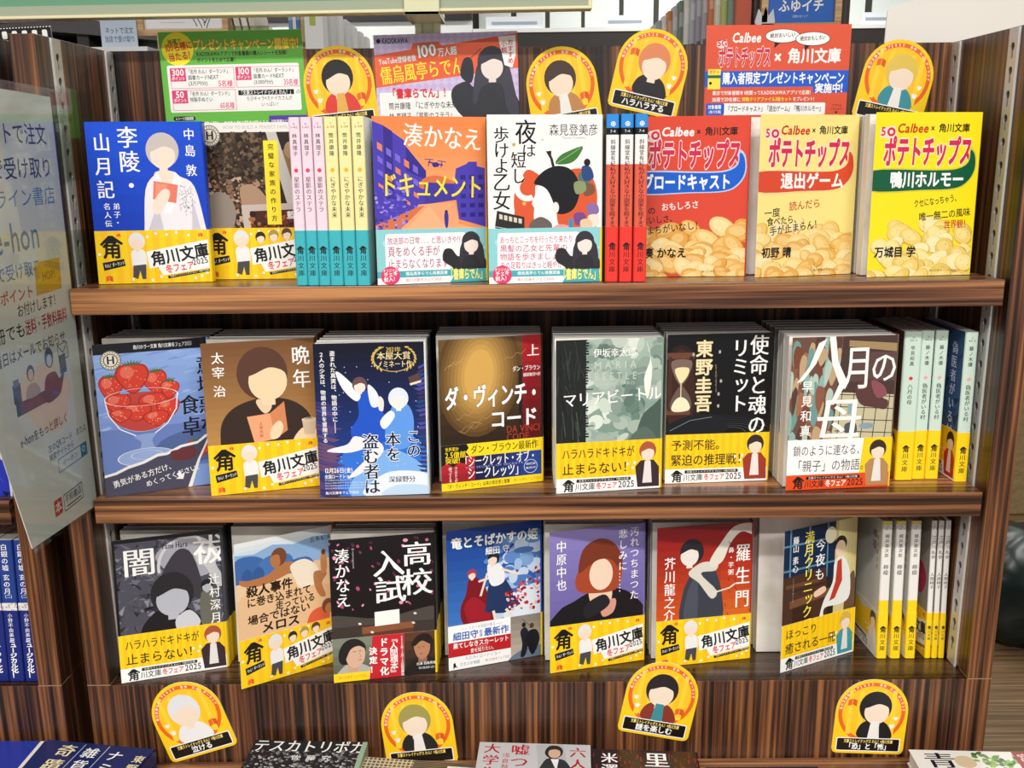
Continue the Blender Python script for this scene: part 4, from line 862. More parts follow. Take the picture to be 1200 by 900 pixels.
# middle shelf
put('strawberry', 2, -.4178, .0052, 25.2, .013, 'blue paperback with strawberries in a glass bowl, at the left end of the middle shelf', art_strawberry(), behind=3, bandc=None, bg='#22222a', bl='further copy of the strawberry paperback, stacked behind it')
put('bannen', 2, -.3163, .0074, 17.1, .014, 'golden brown paperback with a dark kimono figure and yellow band, beside the strawberry book', art_bannen(), FAIR(), behind=3, bl='further copy of the golden brown kimono paperback, stacked behind it')
put('kono', 2, -.2088, .0008, 4.4, .0135, 'deep blue paperback with falling figures and a gold laurel award, without a band', art_kono(), behind=4, bandc=None, bl='further copy of the deep blue laurel paperback, stacked behind it',
    segs=[(0, .11, '#e8ece6'), (.11, .15, '#cfd9d6')], spine=spine_art(.0135, '深緑野分', 'この本を盗む者は', ('ふ', '38-1'), '#4a7ac0'))
cv, bd = art_code()
put('code', 2, -.0924, .0139, 18.5, .013, 'gold-brown thriller paperback with bold white katakana title and yellow and blue band', cv, bd, hb=.046, behind=3, bandc='#ffe21e', bl='further copy of the gold-brown thriller paperback, stacked behind it')
put('maria', 2, .0190, .0052, 9.3, .0145, 'misty grey-green paperback with a dark wall on its left and yellow band', art_maria(), LN('ハラハラドキドキが', '止まらない！', '#3a2a30', '#b0583a'), behind=4, bt=.0135, bl='further copy of the misty grey-green paperback, stacked behind it')
put('limit', 2, .1281, .0345, 5.0, .0135, 'black paperback with an hourglass and yellow band', art_limit(), LN('予測不能。', '緊迫の推理戦！', '#a03a2a', '#3a2a28'), behind=4, bl='further copy of the black hourglass paperback, stacked behind it')
put('hachigatsu', 2, .2417, .0092, 6.2, .0175, 'thick brown painted paperback with huge white brush title and white and orange band', art_hachigatsu(), LN('鎖のように連なる、', '「親子」の物語。', '#b98a5a', '#3a2c26', 2), behind=5, bt=.0165, bl='further copy of the thick brown painted paperback, stacked behind it')
# bottom shelf
put('yamihara', 3, -.4228, .0029, 21, .0125, 'grey ink-drawn paperback with black border, at the left end of the bottom shelf', art_yamihara(), LN('ハラハラドキドキが', '止まらない！', '#3a2a30', '#b0583a'), behind=3, bandc='#ffd81a', bg='#26262c', bl='further copy of the grey ink-drawn paperback, stacked behind it')
put('melos', 3, -.2962, -.0128, 37.5, .0125, 'sandy paperback with a man by blue hills, its cover swung past the shelf edge', art_melos(), FAIR(True), behind=3, bl='further copy of the sandy blue-hills paperback, stacked behind it')
cv, bd = art_nyushi()
put('nyushi', 3, -.2062, .0006, 12.6, .0150, 'black paperback with pink petals over a teacher desk and a photo band', cv, bd, hb=.046, behind=4, bandc='#ffd81a', bl='further copy of the black pink-petals paperback, stacked behind it')
cv, bd = art_ryu()
put('ryu', 3, -.0915, .0252, 21.6, .013, 'blue sky paperback with a blue-skirted girl and red petals, white and red band', cv, bd, hb=.048, behind=3, bandc='#f4f4f2', bl='further copy of the blue sky red-petals paperback, stacked behind it')
cv = art_kanashimi(); cv.V(88, 3, 10.5, '汚れつちまつた', WHT, -.006, 11.4, mi=.012); cv.V(75, 4, 10.5, '悲しみに……', WHT, -.006, 11.6, mi=.012); cv.V(7, 10, 11.5, '中原中也', WHT, -.006, 13.6, mi=.012, hs=1.1)
put('kanashimi', 3, .0132, .0185, 17.2, .012, 'violet paperback with a red-haired figure in a black coat and yellow band', cv, FAIR(), behind=4, bl='further copy of the violet paperback, stacked behind it')
put('rashomon', 3, .1232, .0300, 12, .012, 'dark red paperback with a grey cloaked figure and white scarf, yellow band', art_rashomon(), FAIR(), behind=4, bl='further copy of the dark red scarf paperback, stacked behind it')
put('clinic', 3, .2489, .0150, 29.2, .0115, 'night-window paperback with a seated man in a white coat, swung open at the right', art_clinic(), LN('ほっこり', '癒される一冊', '#3f9aa8', '#d9b84a'))
m = MB(); M = pose(3, .2285, .086); m.box(0, 0, .0002, .113, .060, .1485, '#e9e7e0')
o = m.build('cardboard_box', M_PAINT, bevel=.0008); o.matrix_world = M; tag(o, 'plain white cardboard box standing behind the swung-open night-window paperback', 'box')

# ------------------------------------------------------------------ books showing their spines
def spines(row, spots, t, yaw, labels, group, segs, spine, sband=None, bsegs=None, back='#dfe3e6', bback=None, cv=None, band=None, hb=.05, h=BH):
    e = None
    for (x, y), lb in zip(spots, labels):
        M = pose_spine(row, x, y, yaw)
        if e is None: e = make_book(lb, group, M, t, 0, cv, band, spine, segs, sband, bsegs, back, bback, hb, h=h)
        else: dup(e, M, lb)
POS = ('leftmost', 'middle', 'rightmost')
PINK, TEAL = '#f3d9e6', '#3fb4c0'
def teal_front(): c = Cv(105.5, 50, '#8fd3d8'); c.rr(8, 4, 84, 38, 2.5, '#fafafa'); return c
spines(1, [(-.2203, .0067), (-.2096, .0056), (-.1989, .0047)], .0100, -1.5, ['%s of the three pink-topped spines on the top shelf' % p for p in POS], 'pink-topped spines on the top shelf',
       [(0, .15, PINK)], spine_art(.0102, '林真理子', '星影のステラ', ('は', '1-42'), '#ea3f62', '#3a2030'), spine_logo(.0102, 50, TEAL), [(0, .05, TEAL)], '#d4dff0', '#6cc4cc', Cv(105.5, 150, '#e9d3e4'), teal_front())
spines(1, [(-.1882, .0036), (-.1757, .0022), (-.1632, .0010)], .0116, -1.5, ['%s of the three cream-topped spines on the top shelf' % p for p in POS], 'cream-topped spines on the top shelf',
       [(0, .15, CREAM)], spine_art(.0128, '筒井康隆', 'にぎやかな未来', ('つ', '2-24'), '#f0b428'), spine_logo(.0128, 50, TEAL), [(0, .05, TEAL)], '#d9e2ec', '#6cc4cc', Cv(105.5, 150, '#efe6b4'), teal_front())
s = Cv(11.8, 150); s.ell(5.9, 8.5, 2.2, 2.2, WHT); s.ring(5.9, 8.5, 1, 1.5, 0, 360, '#2f86c8'); s.T(3.2, 13.5, 3, '7-4', WHT, 0, w=5)
s.V(3.5, 22, 4.8, '斜線堂有紀', BLK, .014, 4.8); s.V(3, 46, 5.8, '私が大好きな小説家を殺すまで', '#301414', 0, 4.0, mi=.014, hs=.75)
spines(1, [(.0650, .0122), (.0778, .0108), (.0906, .0095)], .0118, 7, ['%s of the three red spines with blue tops' % p for p in POS], 'red spines on the top shelf',
       [(0, .012, '#2f8fe0'), (.012, .018, '#101010'), (.018, .044, '#f6f4f0'), (.044, .1, '#e2604a'), (.1, .15, '#ee3a30')], s, spine_logo(.0118, 50, '#ee3a30'), [(0, .05, '#ee3a30')], '#3a3236', '#2a2628', Cv(105.5, 150, '#3f3a44'), Cv(105.5, 50, '#33302e'))
c = art_plain('#3a5a86', '偽医者がいる村', '#dfe8f2')
rn = random.Random(4)
for i in range(60): c.ops.insert(0, ([[(x := rn.uniform(0, 105), y := rn.uniform(0, 100)), (x+rn.uniform(4, 16), y+rn.uniform(-6, 6)), (x+rn.uniform(0, 10), y+rn.uniform(4, 12))]], rn.choice(['#2c4a78', '#4a6c98', '#1f365c', '#34558a'])))
spines(2, [(.3591, .0400)], .0172, 0, ['sage green spine right beside the thick brown painted paperback'], 'sage green spines on the middle shelf',
       [(0, .15, SAGE)], spine_art(.0172, '早見和真', '八月の母', ('は', '50-3'), '#e0343c'), spine_logo(.0172, 50, '#ffd81a'), yb, '#e6ecea', None, art_plain('#6b4d40', '八月の母', WHT), LN('', '', '#b98a5a', '#3a2c26', 2))
spines(2, [(.3772, .0432), (.3908, .0432), (.4150, .0328)], .0125, 0, ['%s sage green spine with a pale pink dot on the middle shelf' % p for p in ('first', 'second', 'rightmost')], 'sage green spines on the middle shelf',
       [(0, .15, SAGE)], spine_art(.0125, '藤ノ木優', '偽医者がいる村', ('ふ', '44-2'), '#f0a8b4'), spine_logo(.0125, 50, '#ffd81a'), yb, '#e6ecea', None, c, LN('', '', '#c8321e', '#2a2420'))
c = Cv(105.5, 150, '#dbd8cf'); c.V(80, 14, 11, '檸檬', '#4a4640', 0, 12, mi=.012); c.V(91, 18, 6, '梶井基次郎', '#6a665e', 0, 8)
b = LN('', '', '#f2f0ea', '#5a4638'); b.poly([(0, 0), (105.5, 0), (105.5, 6), (90, 3), (60, 9), (30, 3), (0, 8)], '#dbd8cf')
spines(3, [(.3590, .0488), (.3732, .0486), (.3888, .0484)], .0104, 0, ['%s of the three white and yellow spines with wavy bands on the bottom shelf' % p for p in POS], 'white and yellow spines on the bottom shelf',
       [(0, .004, '#e9da6a'), (.004, .086, '#ece9e2'), (.086, .15, '#ffd81a')], spine_art(.0104, '梶井基次郎', '檸檬', ('か', '16-1'), None, '#4a4640', 5.6, 10, 47, 6), spine_logo(.0104, 50, '#ffd81a'), yb, '#e4e2da', None, c, b)
c = Cv(105.5, 150, '#9d968c'); c.blob([(60, 60), (84, 50), (98, 64), (88, 84), (64, 82)], '#b8304e'); c.blob([(20, 30), (60, 24), (70, 50), (30, 60)], '#7d766e')
spines(3, [(.4098, .0486), (.4170, .0485), (.4242, .0484)], .0056, 0, ['%s of the three thin white and yellow spines by the right side panel' % p for p in POS], 'thin spines at the right of the bottom shelf',
       [(0, .15, '#efece6')], spine_art(.0056, '江戸川乱歩', '人間椅子', ('え', '2-1'), None, '#3a3630', 4.2, 12, 56, 4.6), spine_logo(.0056, 50, '#ffd81a', 14, 5), yb, '#c9c4ba', None, c, FAIR())
# blue spines in the neighbouring case
s = Cv(15, 150); s.V(3.4, 4, 7, '白銀の墟 玄の月', WHT, .0, 7.2, mi=.012); s.T(7.5, 57, 4, '(二)', WHT, w=7, al=.5); s.rect(0, 66, 15, 74, '#e9e6e0')
for i in range(26): rn = random.Random(i+50); s.ell(rn.uniform(0, 15), rn.uniform(66, 74), .7, .5, '#8a8aa0', n=6)
s.V(4.6, 77, 4.8, '小野不由美', WHT, .0, 5.2); s.V(3.4, 103, 7.4, 'ミュージカル化！', WHT, .04, 5.4, hs=.8)
x0 = NX + HW - .0165 - .002
spines(3, [(x0, .010), (x0-.0165, .010), (x0-.033, .011)], .0155, 0, ['dark blue spine %s in the neighbouring bookcase' % q for q in ('touching the side panel', 'second from the side panel', 'third from the side panel')], 'blue spines in the neighbouring bookcase',
       [(0, .066, '#23408f'), (.066, .15, '#1a2a78')], s, None, None, '#22397f', None, Cv(105.5, 150, '#23408f'))
c = Cv(105.5, 150, '#e6e4f0'); rn = random.Random(31)
c.poly([(0, 100), (105.5, 84), (105.5, 150), (0, 150)], '#2433b4')
for i in range(40): x, y = rn.uniform(60, 105), rn.uniform(40, 150); c.poly([(x, y), (x+rn.uniform(3, 9), y+rn.uniform(-4, 4)), (x+rn.uniform(0, 6), y+rn.uniform(4, 9))], rn.choice(['#1d1d60', '#3a4ad0', '#f4f4fa', '#6a5a9a', '#15153a']))
make_book('blue and white illustrated paperback half hidden behind the laminated notice', None, pose(2, NX+HW-.112, .012), .013, 0, c)

# ------------------------------------------------------------------ printed cards on the case
def plate(name, label, cat, cv, out, M, th=.0008, m=None, group=None, side='#f4f2ec'):
    """a printed card: outline (mm, y down), printed side towards -Y of M, back resting at y = 0"""
    b = MB(); mp = lambda x, yd, d: (x, -th-d, -yd)
    P = [(x/1000, y/1000) for x, y in out]
    b.prism([(x, -y) for x, y in P], -th, 0, cv.bg, side=side)
    cv.emit(b, mp); o = b.build(name, m or M_CARD); o.matrix_world = M
    return tag(o, label, cat, group)
def rect_out(w, h): return [(0, 0), (w, 0), (w, h), (0, h)]
def face_badge(cap, coat, l1, l2, mode=0, n=0):
    w, h, r = 73.5, 84, 36.75
    c = Cv(w, h, '#ffd21e')
    c.ring(r, 37.5, 30, 34, 0, 360, '#ee6a26', 40); c.ell(r, 37.5, 30, 30, '#ffc928')
    for i in range(5): c.poly([(12+i*11, 14), (16+i*11, 11), (17+i*11, 62), (12+i*11, 62)], '#ffd63c')
    t = '角川文庫冬フェア2025　名作　わん！ダーランド'
    for i, ch in enumerate(t):
        if ch != '　':
            a = -172 + 164*i/(len(t)-1); x, y = r+32*math.cos(R(a)), 37.5+32*math.sin(R(a)); q = R(a+90)
            c.T(x-1.5*math.cos(q)+1.5*math.sin(q), y-1.5*math.sin(q)-1.5*math.cos(q), 3, ch, WHT, .03, r=-(a+90))
    figure(c, 36+n, 31, 16.5, cap, '#f7e2cc', [(20+n, 64), (22+n, 52), (30+n, 46), (43+n, 46), (52+n, 53), (55+n, 66), (36+n, 70)], coat, n/4)
    if mode: c.poly([(33+n, 47), (41+n, 47), (43+n, 66), (31+n, 66)], ('#f4f0ea', '#3f8f98', '#e7b45a')[mode-1])
    sx = -1 if n > 0 else 1
    paw(c, r-sx*22, 52, 5); paw(c, r-sx*25, 43, 4.4); book_icon(c, r+sx*21-4, 48 if sx > 0 else 22, 8.5)
    c.rr(4, 66, w-4, 81.5, 1.6, WHT); c.rr(5, 67, w-5, 80.5, 1.2, '#17120f')
    c.T(w/2, 67.8, 4.4, l1, '#ffe27a', .03, w=50, al=.5); c.T(w/2, 72, 7.8, l2, WHT, .036, w=min(7.6*len(l2), 46), al=.5)
    out = [(r+r*math.cos(R(a)), r+r*math.sin(R(a))) for a in range(-180, 1, 9)] + [(w, h-5), (w-1.5, h-1.5), (w-5, h), (5, h), (1.5, h-1.5), (0, h-5)]
    return c, out
def badge(label, art, cx, cz, rot, y, group='round-topped yellow promotion cards'):
    c, out = art
    M = Matrix.Translation((cx, y, cz)) @ Matrix.Rotation(-R(rot), 4, 'Y') @ Matrix.Translation((-.03675, 0, .03675))
    plate('promotion_card', label, 'card', c, out, M, group=group)
SER = '文豪ストレイドッグス わん！×角川文庫'
YB = DEP - .0001
badge('round-topped yellow card with a red-clothed pictogram, between the green and violet cards', face_badge('#2a2427', '#e2443c', SER, '', 3), -.2000, .1895, 5.5, YB)
badge('round-topped yellow card with a brown-haired pictogram in tan, right of the violet card', face_badge('#4a3630', '#c38a55', SER, '', 1), .0312, .1862, 9, YB)
badge('round-topped yellow card captioned in white above the red blue-topped spines', face_badge('#e08a5c', '#2a2428', SER, 'ハラハラする', 0, 2), .1245, .2022, -13, YB)
badge('round-topped yellow card with a blond pictogram in teal, at the right of the top shelf', face_badge('#e6c65a', '#3f93a0', SER, '', 1, 3), .3785, .189, -12, YB)
badge('round-topped yellow card with a white-haired pictogram, leftmost on the case front', face_badge('#e6e6ea', '#f0f0f0', SER, '泣ける', 0, -1), -.357, -.4365, 17.5, -.0002)
badge('round-topped yellow card with an olive-haired pictogram, behind the basket-patterned book', face_badge('#a39a52', '#2c2a2c', SER, '', 1, -1), -.1235, -.4500, 6, -.0002)
badge('round-topped yellow card with a maroon-clothed pictogram, under the violet and dark red books', face_badge('#2b2426', '#8a3628', SER, '謎を楽しむ', 2), .1255, -.4185, -11, -.0002)
badge('round-topped yellow card with a black-coated pictogram, rightmost on the case front', face_badge('#232226', '#1f1e22', SER, '「恐」と「怖」', 1, 4), .3390, -.4396, -2.5, -.0002)

def card_green():
    c = Cv(148, 105, '#6cc04a'); c.ell(19, 17, 16.5, 16.5, '#fff12a')
    c.T(9, 7.5, 5, '抽選で', BLK, .015, w=14, r=5); c.T(5, 12, 9, '100名様に', '#e4312b', .03, w=29, r=7); c.T(8, 21, 9, '当たる!', '#e4312b', .03, w=23, r=6)
    c.T(35, 8, 11.5, 'プレゼントキャンペーン開催中!', '#fff04a', .04, w=109, o=.05, oc='#e2382e')
    c.T(38, 20, 5, 'KADOKAWAアプリで対象書籍の購入レシートを投稿！', BLK, .024, w=96); c.T(38, 26, 5, 'ポイントをためて応募！', BLK, .024, w=42)
    c.rr(6, 33, 143, 80, 2, WHT); P = '#e8447c'
    for x, y, w, pt, b1, b2, n in ((9, 36, 66, '300', '図書カードNEXT', '(3万円分)', '5名様'), (77, 36, 66, '100', '図書カードNEXT', '(3,000円分)', '35名様'), (9, 58, 66, '50', '特製手ぬぐい', '', '60名様')):
        c.frame(x, y, x+w, y+20, .5, P); c.rect(x, y, x+16, y+13, P); c.T(x+8, y+.4, 8, pt, WHT, .03, w=13 if len(pt) > 2 else 9, al=.5); c.T(x+8, y+8, 4.2, 'ポイント', WHT, .03, w=14, al=.5)
        c.T(x+17, y+1.2, 5, '「名作 わん！ダーランド」', BLK, .012, w=45); c.T(x+18, y+7, 5, b1, BLK, .012, w=32 if len(b1) > 7 else 24); c.T(x+18, y+13, 4.6, b2, BLK, .012, w=20); c.T(x+w-2, y+12.5, 7, n, P, .02, w=15, al=1)
    c.rect(78, 59, 136, 64, BLK); c.T(79, 59, 5, '「文豪ストレイドッグス わん！」', WHT, .02, w=56); c.T(138, 59, 5, 'の', BLK); c.T(86, 65, 5, 'ちびキャラ×カドイカさんが', BLK, 0, w=48); c.T(101, 71, 5, 'いっぱい！', BLK, 0, w=20)
    c.rr(8, 84, 31, 88.5, 2, BLK); c.T(10, 84.3, 3.8, 'レシート対象期間', WHT, .02, w=19); c.T(9, 89.5, 7, '2025年12月1日(月)～2026年1月31日(土)', WHT, .03, w=98)
    for i in range(2): c.T(9, 98+i*3, 2, '応募要項詳しくはKADOKAWAアプリをご覧ください対象書籍以外のご応募は無効となります', '#2c5a20', w=96)
    c.rect(108, 85, 148, 105, '#5b3fa8'); c.T(110, 89, 3.8, '対象書籍などの', WHT, .02, w=20); c.T(110, 93.5, 3.8, '詳細はアプリで', WHT, .02, w=20); c.T(110, 98, 3.8, 'チェック！', WHT, .02, w=15); return c
def card_violet():
    c = Cv(148, 105, '#cdb9e4')
    for i in range(20):
        for j in range(14): c.poly([(i*8, j*8-4), (i*8+4, j*8), (i*8, j*8+4), (i*8-4, j*8)], '#d9c9ec')
    c.poly([(0, 20), (38, 15), (40, 9), (66, 8), (70, 12), (148, 2), (148, 36), (0, 52)], '#f0653e'); c.rr(3, 57, 130, 105, 1.5, WHT)
    c.ell(5, 6, 2.2, 2.2, '#23205a'); c.T(8.5, 3, 6.4, 'KADOKAWA', '#23205a', .03, w=27)
    c.T(4, 23.5, 6.6, 'YouTube登録者数', WHT, .02, w=39, r=5, o=.02, oc='#3a2030'); c.T(42, 11, 14.5, '100', WHT, .04, w=22, r=5, o=.03, oc='#3a2030'); c.T(65, 14.5, 9, '万人超', WHT, .03, w=20, r=5, o=.03, oc='#3a2030')
    c.T(4, 31.5, 19, '儒烏風亭らでん', '#ffee3a', .02, w=87, r=6, mi=.015); c.T(12, 53, 11, '「書庫らでん」!', '#e02a34', .04, w=60)
    c.T(12, 67, 7.6, '筒井康隆 『にぎやかな未来』', BLK, .01, w=77); c.T(12, 77.5, 7.6, '林 真理子 『星影のステラ』', BLK, .01, w=69); c.T(12, 87.5, 7.6, '湊かなえ 『ドキュメント』', BLK, .01, w=66); c.T(12, 96, 6, '森見登美彦 『夜は短し歩けよ乙女』', BLK, .01, w=80)
    c.blob([(92, 105), (96, 92), (84, 78), (78, 66), (80, 54), (94, 48), (102, 54), (112, 46), (126, 46), (140, 56), (150, 76), (150, 105)], '#34353c'); c.blob([(88, 42), (92, 26), (100, 26), (102, 40), (98, 50)], '#2f3038'); c.ln([(96, 28), (110, 16)], .7, '#3a3340')
    figure(c, 121, 30, 15, '#3b3944', '#f4e4dc', [(108, 28), (134, 26), (144, 58), (148, 84), (136, 78), (130, 52), (110, 54), (104, 70), (100, 66)], '#44424e')
    c.poly([(128, 5), (146, 4), (146, 22), (142, 36), (134, 33)], WHT); c.V(137.5, 8, 6, 'おすすめ', '#d8323a', .03, 6); c.V(131, 9, 6, '小説', '#d8323a', .03, 6.4); return c
def card_red():
    c = Cv(148, 105, '#e2583a'); c.T(26, 7, 11.5, 'Calbee', WHT, .035, w=30, sh=.2)
    c.poly([(11, 16), (21, 14), (22, 21), (15, 23), (11, 21)], '#f4d9d2'); c.T(11.4, 14, 7.5, '5G', '#cf2f4a', .03, w=10)
    c.T(13, 21, 21, 'ポテトチップス', '#cf2a50', .045, w=54, o=.05, oc='#f4ece6'); c.T(70, 25.5, 14, '×', WHT, .04); c.T(84, 23, 15.5, '角川文庫', WHT, .036, w=55)
    for x, y, t in ((78, 11, '絶対おいしい'), (109, 14, '絶対おもしろい')):
        c.ell(x, y, 18, 7, BLK); c.poly([(x-8, y+5), (x-2, y+6.4), (x-8, y+12)], BLK); c.ell(x, y, 17.3, 6.4, WHT); c.T(x, y-2.6, 5, t, BLK, .02, w=26, al=.5, r=3)
    c.rect(0, 45, 148, 61, '#1a5ed0'); c.poly([(112, 59), (148, 59), (148, 67), (112, 67)], '#1a5ed0')
    c.rect(3, 43, 16, 63, '#fbe84a'); c.rect(3, 49, 16, 52, '#1b6a44'); c.T(4, 44, 4, 'ポテト', '#cf2a50', .03, w=11); c.T(4, 55, 4, '●', BLK, 0)
    c.T(18, 46.2, 12.5, '購入者限定プレゼントキャンペーン', WHT, .036, w=126); c.T(114, 57.5, 10.5, '実施中!', WHT, .04, w=29, o=.03, oc='#1a5ed0')
    c.T(8, 64.5, 4.6, '書店で対象書籍を1冊買ってKADOKAWAアプリで応募!', WHT, .02, w=102); c.T(8, 71, 4.6, '抽選で20名様に', WHT, .02, w=30); c.T(39, 71, 4.6, '特製クリアファイル3枚セット', '#fff04a', .02, w=52); c.T(92, 71, 4.6, 'をプレゼント!', WHT, .02, w=22)
    c.rr(2, 77, 126, 89, 1.5, WHT); c.rr(2, 77, 21, 89, 1.5, '#1a5ed0'); c.T(4, 78.5, 4.6, '対象書籍', WHT, .03, w=14); c.T(5, 84, 3.4, '(角川文庫)', WHT, .02, w=13); c.T(23, 79.5, 6.6, '『ブロードキャスト』『退出ゲーム』『鴨川ホルモー』', BLK, .02, w=101)
    c.T(133, 78.5, 3, 'アプリは', BLK, .01, w=10); c.T(131, 82, 3, 'こちらから', BLK, .01, w=13); c.poly([(136, 86), (139.5, 86), (137.7, 88.5)], BLK)
    for i in range(3): c.T(3, 91.5+i*3.4, 2.1, '応募期間キャンペーンの詳細応募要項はアプリ内の特設ページをご確認くださいカバーデザインは変更になる場合があります', '#f6cfc0', w=118 if i < 2 else 60)
    return c
def flat_card(label, cv, x, z, rot, y=YB): plate('poster_card', label, 'card', cv, rect_out(cv.w, cv.h), Matrix.Translation((x, y, z)) @ Matrix.Rotation(-R(rot), 4, 'Y'), .0007)
flat_card('green landscape campaign card with a yellow circle and white prize boxes, on the back panel', card_green(), -.3838, .2415, 0.6)
flat_card('violet and orange landscape recommendation card with a dark-dressed pictogram, on the back panel', card_violet(), -.1624, .2360, 1.0)
flat_card('red landscape card with a blue stripe and two white speech bubbles, on the back panel', card_red(), .1797, .2418, -.2)

# ------------------------------------------------------------------ laminated notice fixed edge-on at the left end (plane x = const)
def notice():
    X = -.4303; th = .0006
    t = empty('laminated_notice', 'white laminated shop notice with blue and red writing, projecting from the left side panel', 'notice', Matrix.Translation((X, 0, 0)))
    Y0, ZT = -.215, .176                # canvas origin (left top), millimetres
    c = Cv(260, 400, '#f8fafb'); u = lambda y: (y-Y0)*1000; v = lambda z: (ZT-z)*1000
    B_, G_, K_ = '#2f86c4', '#54698a', '#2a2a2c'
    c.rect(0, 3, 222, v(.034), '#d5e3f0'); c.rect(0, 8, 214, v(.038), '#dfeaf4')
    def tx(y0, z, h, t_, col, y1, b=.01): c.T(u(y0), v(z)-h*.5, h, t_, col, b, w=u(y1)-u(y0))
    tx(-.125, .137, 19, 'ネットで注文', K_, -.006); c.ops.pop() if False else None
    tx(-.150, .109, 19, '当店で受け取り', K_, -.002); tx(-.150, .085, 17, 'オンライン書店', B_, -.002, .0); tx(-.118, .053, 30, 'e-hon', B_, -.040, .01)
    c.rr(u(-.2), v(.034), u(-.0005), v(-.092), 14, '#e0cf9a'); c.rr(u(-.2), v(.034)+1, u(-.0015), v(-.092)-1, 13, '#edeff0')
    tx(-.150, .026, 14, 'お店で受け取る', B_, -.044, .02); c.poly([(u(-.055), v(.030)), (u(-.008), v(.030)), (u(-.010), v(.002)), (u(-.058), v(.002))], '#e2b437'); c.T(u(-.044), v(.021), 9, 'HOP!', '#a4641c', .03, w=24)
    tx(-.160, .007, 12, 'ＨＯＰポイント', '#c83a3a', -.062, .02); tx(-.094, -.006, 12, 'お付けします！', K_, -.018, .015)
    tx(-.150, -.022, 14, '１冊でも', K_, -.084, .01); tx(-.084, -.022, 14, '送料・手数料無料', '#c8323a', -.006, .02); tx(-.150, -.041, 12, '到着日はメールでお知らせ', K_, -.014, .01)
    c.frame(u(-.032), v(-.0465), u(-.013), v(-.0605), 1, G_); c.ln([(u(-.032), v(-.0465)), (u(-.0225), v(-.055)), (u(-.013), v(-.0465))], 1, G_)
    # counter scene
    c.rect(u(-.115), v(-.080), u(-.062), v(-.091), G_); c.rect(u(-.117), v(-.064), u(-.104), v(-.080), G_); c.rect(u(-.115), v(-.060), u(-.106), v(-.066), '#7e90ac')
    c.ell(u(-.085), v(-.060), 6.5, 7, G_); c.ell(u(-.085), v(-.0615), 4.6, 5, '#e4e8ee'); c.blob([(u(-.096), v(-.080)), (u(-.092), v(-.070)), (u(-.078), v(-.070)), (u(-.072), v(-.080))], '#b4c0d2')
    c.ell(u(-.050), v(-.054), 8, 9, G_); c.ell(u(-.050), v(-.0565), 5, 5.4, '#e4e8ee'); c.blob([(u(-.064), v(-.091)), (u(-.060), v(-.070)), (u(-.042), v(-.068)), (u(-.034), v(-.076)), (u(-.022), v(-.066)), (u(-.030), v(-.082)), (u(-.040), v(-.091))], G_); c.poly([(u(-.032), v(-.056)), (u(-.019), v(-.056)), (u(-.019), v(-.073)), (u(-.032), v(-.073))], '#4a5e80')
    c.ln([(u(-.142), v(-.1035)), (u(.012), v(-.1085))], .7, '#6a92c0'); tx(-.116, -.1135, 10, 'e-honをもっと詳しく', K_, -.028, .015); c.ln([(u(-.139), v(-.1195)), (u(.013), v(-.1245))], .7, '#6a92c0')
    tx(-.071, -.1325, 7.6, '左のQRコード　または', K_, .006); tx(-.071, -.141, 7.6, '検索サイトから', K_, -.022)
    c.frame(u(-.056), v(-.1465), u(.003), v(-.1585), 1, B_); c.rect(u(-.010), v(-.1465), u(.003), v(-.1585), B_); c.ring(u(-.0042), v(-.1515), 2, 3, 0, 360, WHT); tx(-.048, -.1525, 6.4, 'イーホン', K_, -.017)
    c.rr(u(-.073), v(-.180), u(-.058), v(-.195), 2, '#c8323a'); c.T(u(-.0715), v(-.1815), 12, '本', WHT, .02)
    c.frame(u(-.054), v(-.181), u(-.016), v(-.196), 1, K_); tx(-.052, -.1865, 8.4, '平和書店', K_, -.018); c.ln([(u(-.05), v(-.193)), (u(-.020), v(-.193))], 1.4, '#5a5a5c')
    b = MB()
    L = lambda z: -.148 + (-.119+.148)*((-.110)-z)/(.095)      # slanted free edge
    Rr = lambda z: .0085 + (z+.214)/(.390)*.002
    out = [(L(.1755) if False else -.2225, .1755), (.0105, .1700), (Rr(-.1), -.1), (.0118, -.2138), (-.1190, -.2052), (-.148, -.110)]
    b.prism([(y, z) for y, z in out], -th, 0, '#edeff0', mp=lambda a, q, y: (y, a, q))
    tmp = MB(); c.emit(tmp, lambda x, yd, d: (d, Y0+x, ZT-yd))
    def inside(p):
        y, z = p[1], p[2]
        if z < -.2045 or y > .0095: return False
        lo = -.2225 + (.1755-z)/(.2855)*(.0745) if z > -.11 else -.148 + (-.11-z)/.0952*.029
        return y >= lo
    for f_, k in zip(tmp.f, tmp.c):
        pts = [tmp.v[i] for i in f_]
        if all(inside(p) for p in pts): b.face([(p[0]-X*0, p[1], p[2]) for p in pts], k)
    o = b.build('printed_sheet', M_CARD, t)
    m = MB(); m.prism([(y, z) for y, z in [(-.230, .183), (.0300, .1765), (.0290, .096), (.0150, .094), (.0160, -.216), (-.1185, -.2095), (-.152, -.108)]], .0011, .0013, mp=lambda a, q, y: (y, a, q)); m.build('clear_sleeve', M_CLEAR, t)
    m = MB(); m.prism([(y, z) for y, z in [(.018, .1800), (.098, .1790), (.100, .174), (.083, .1), (.080, .0965), (.018, .0965)]], .0013, .0017, mp=lambda a, q, y: (y, a, q))
    m.build('clear_tab', M_CLEAR, t); m = MB()
    m.prism([(y, z) for y, z in [(.018, .052), (.069, .050), (.068, .0012), (.018, .0012)]], .0013, .0017, mp=lambda a, q, y: (y, a, q)); m.build('clear_tab', M_CLEAR, t)
notice()

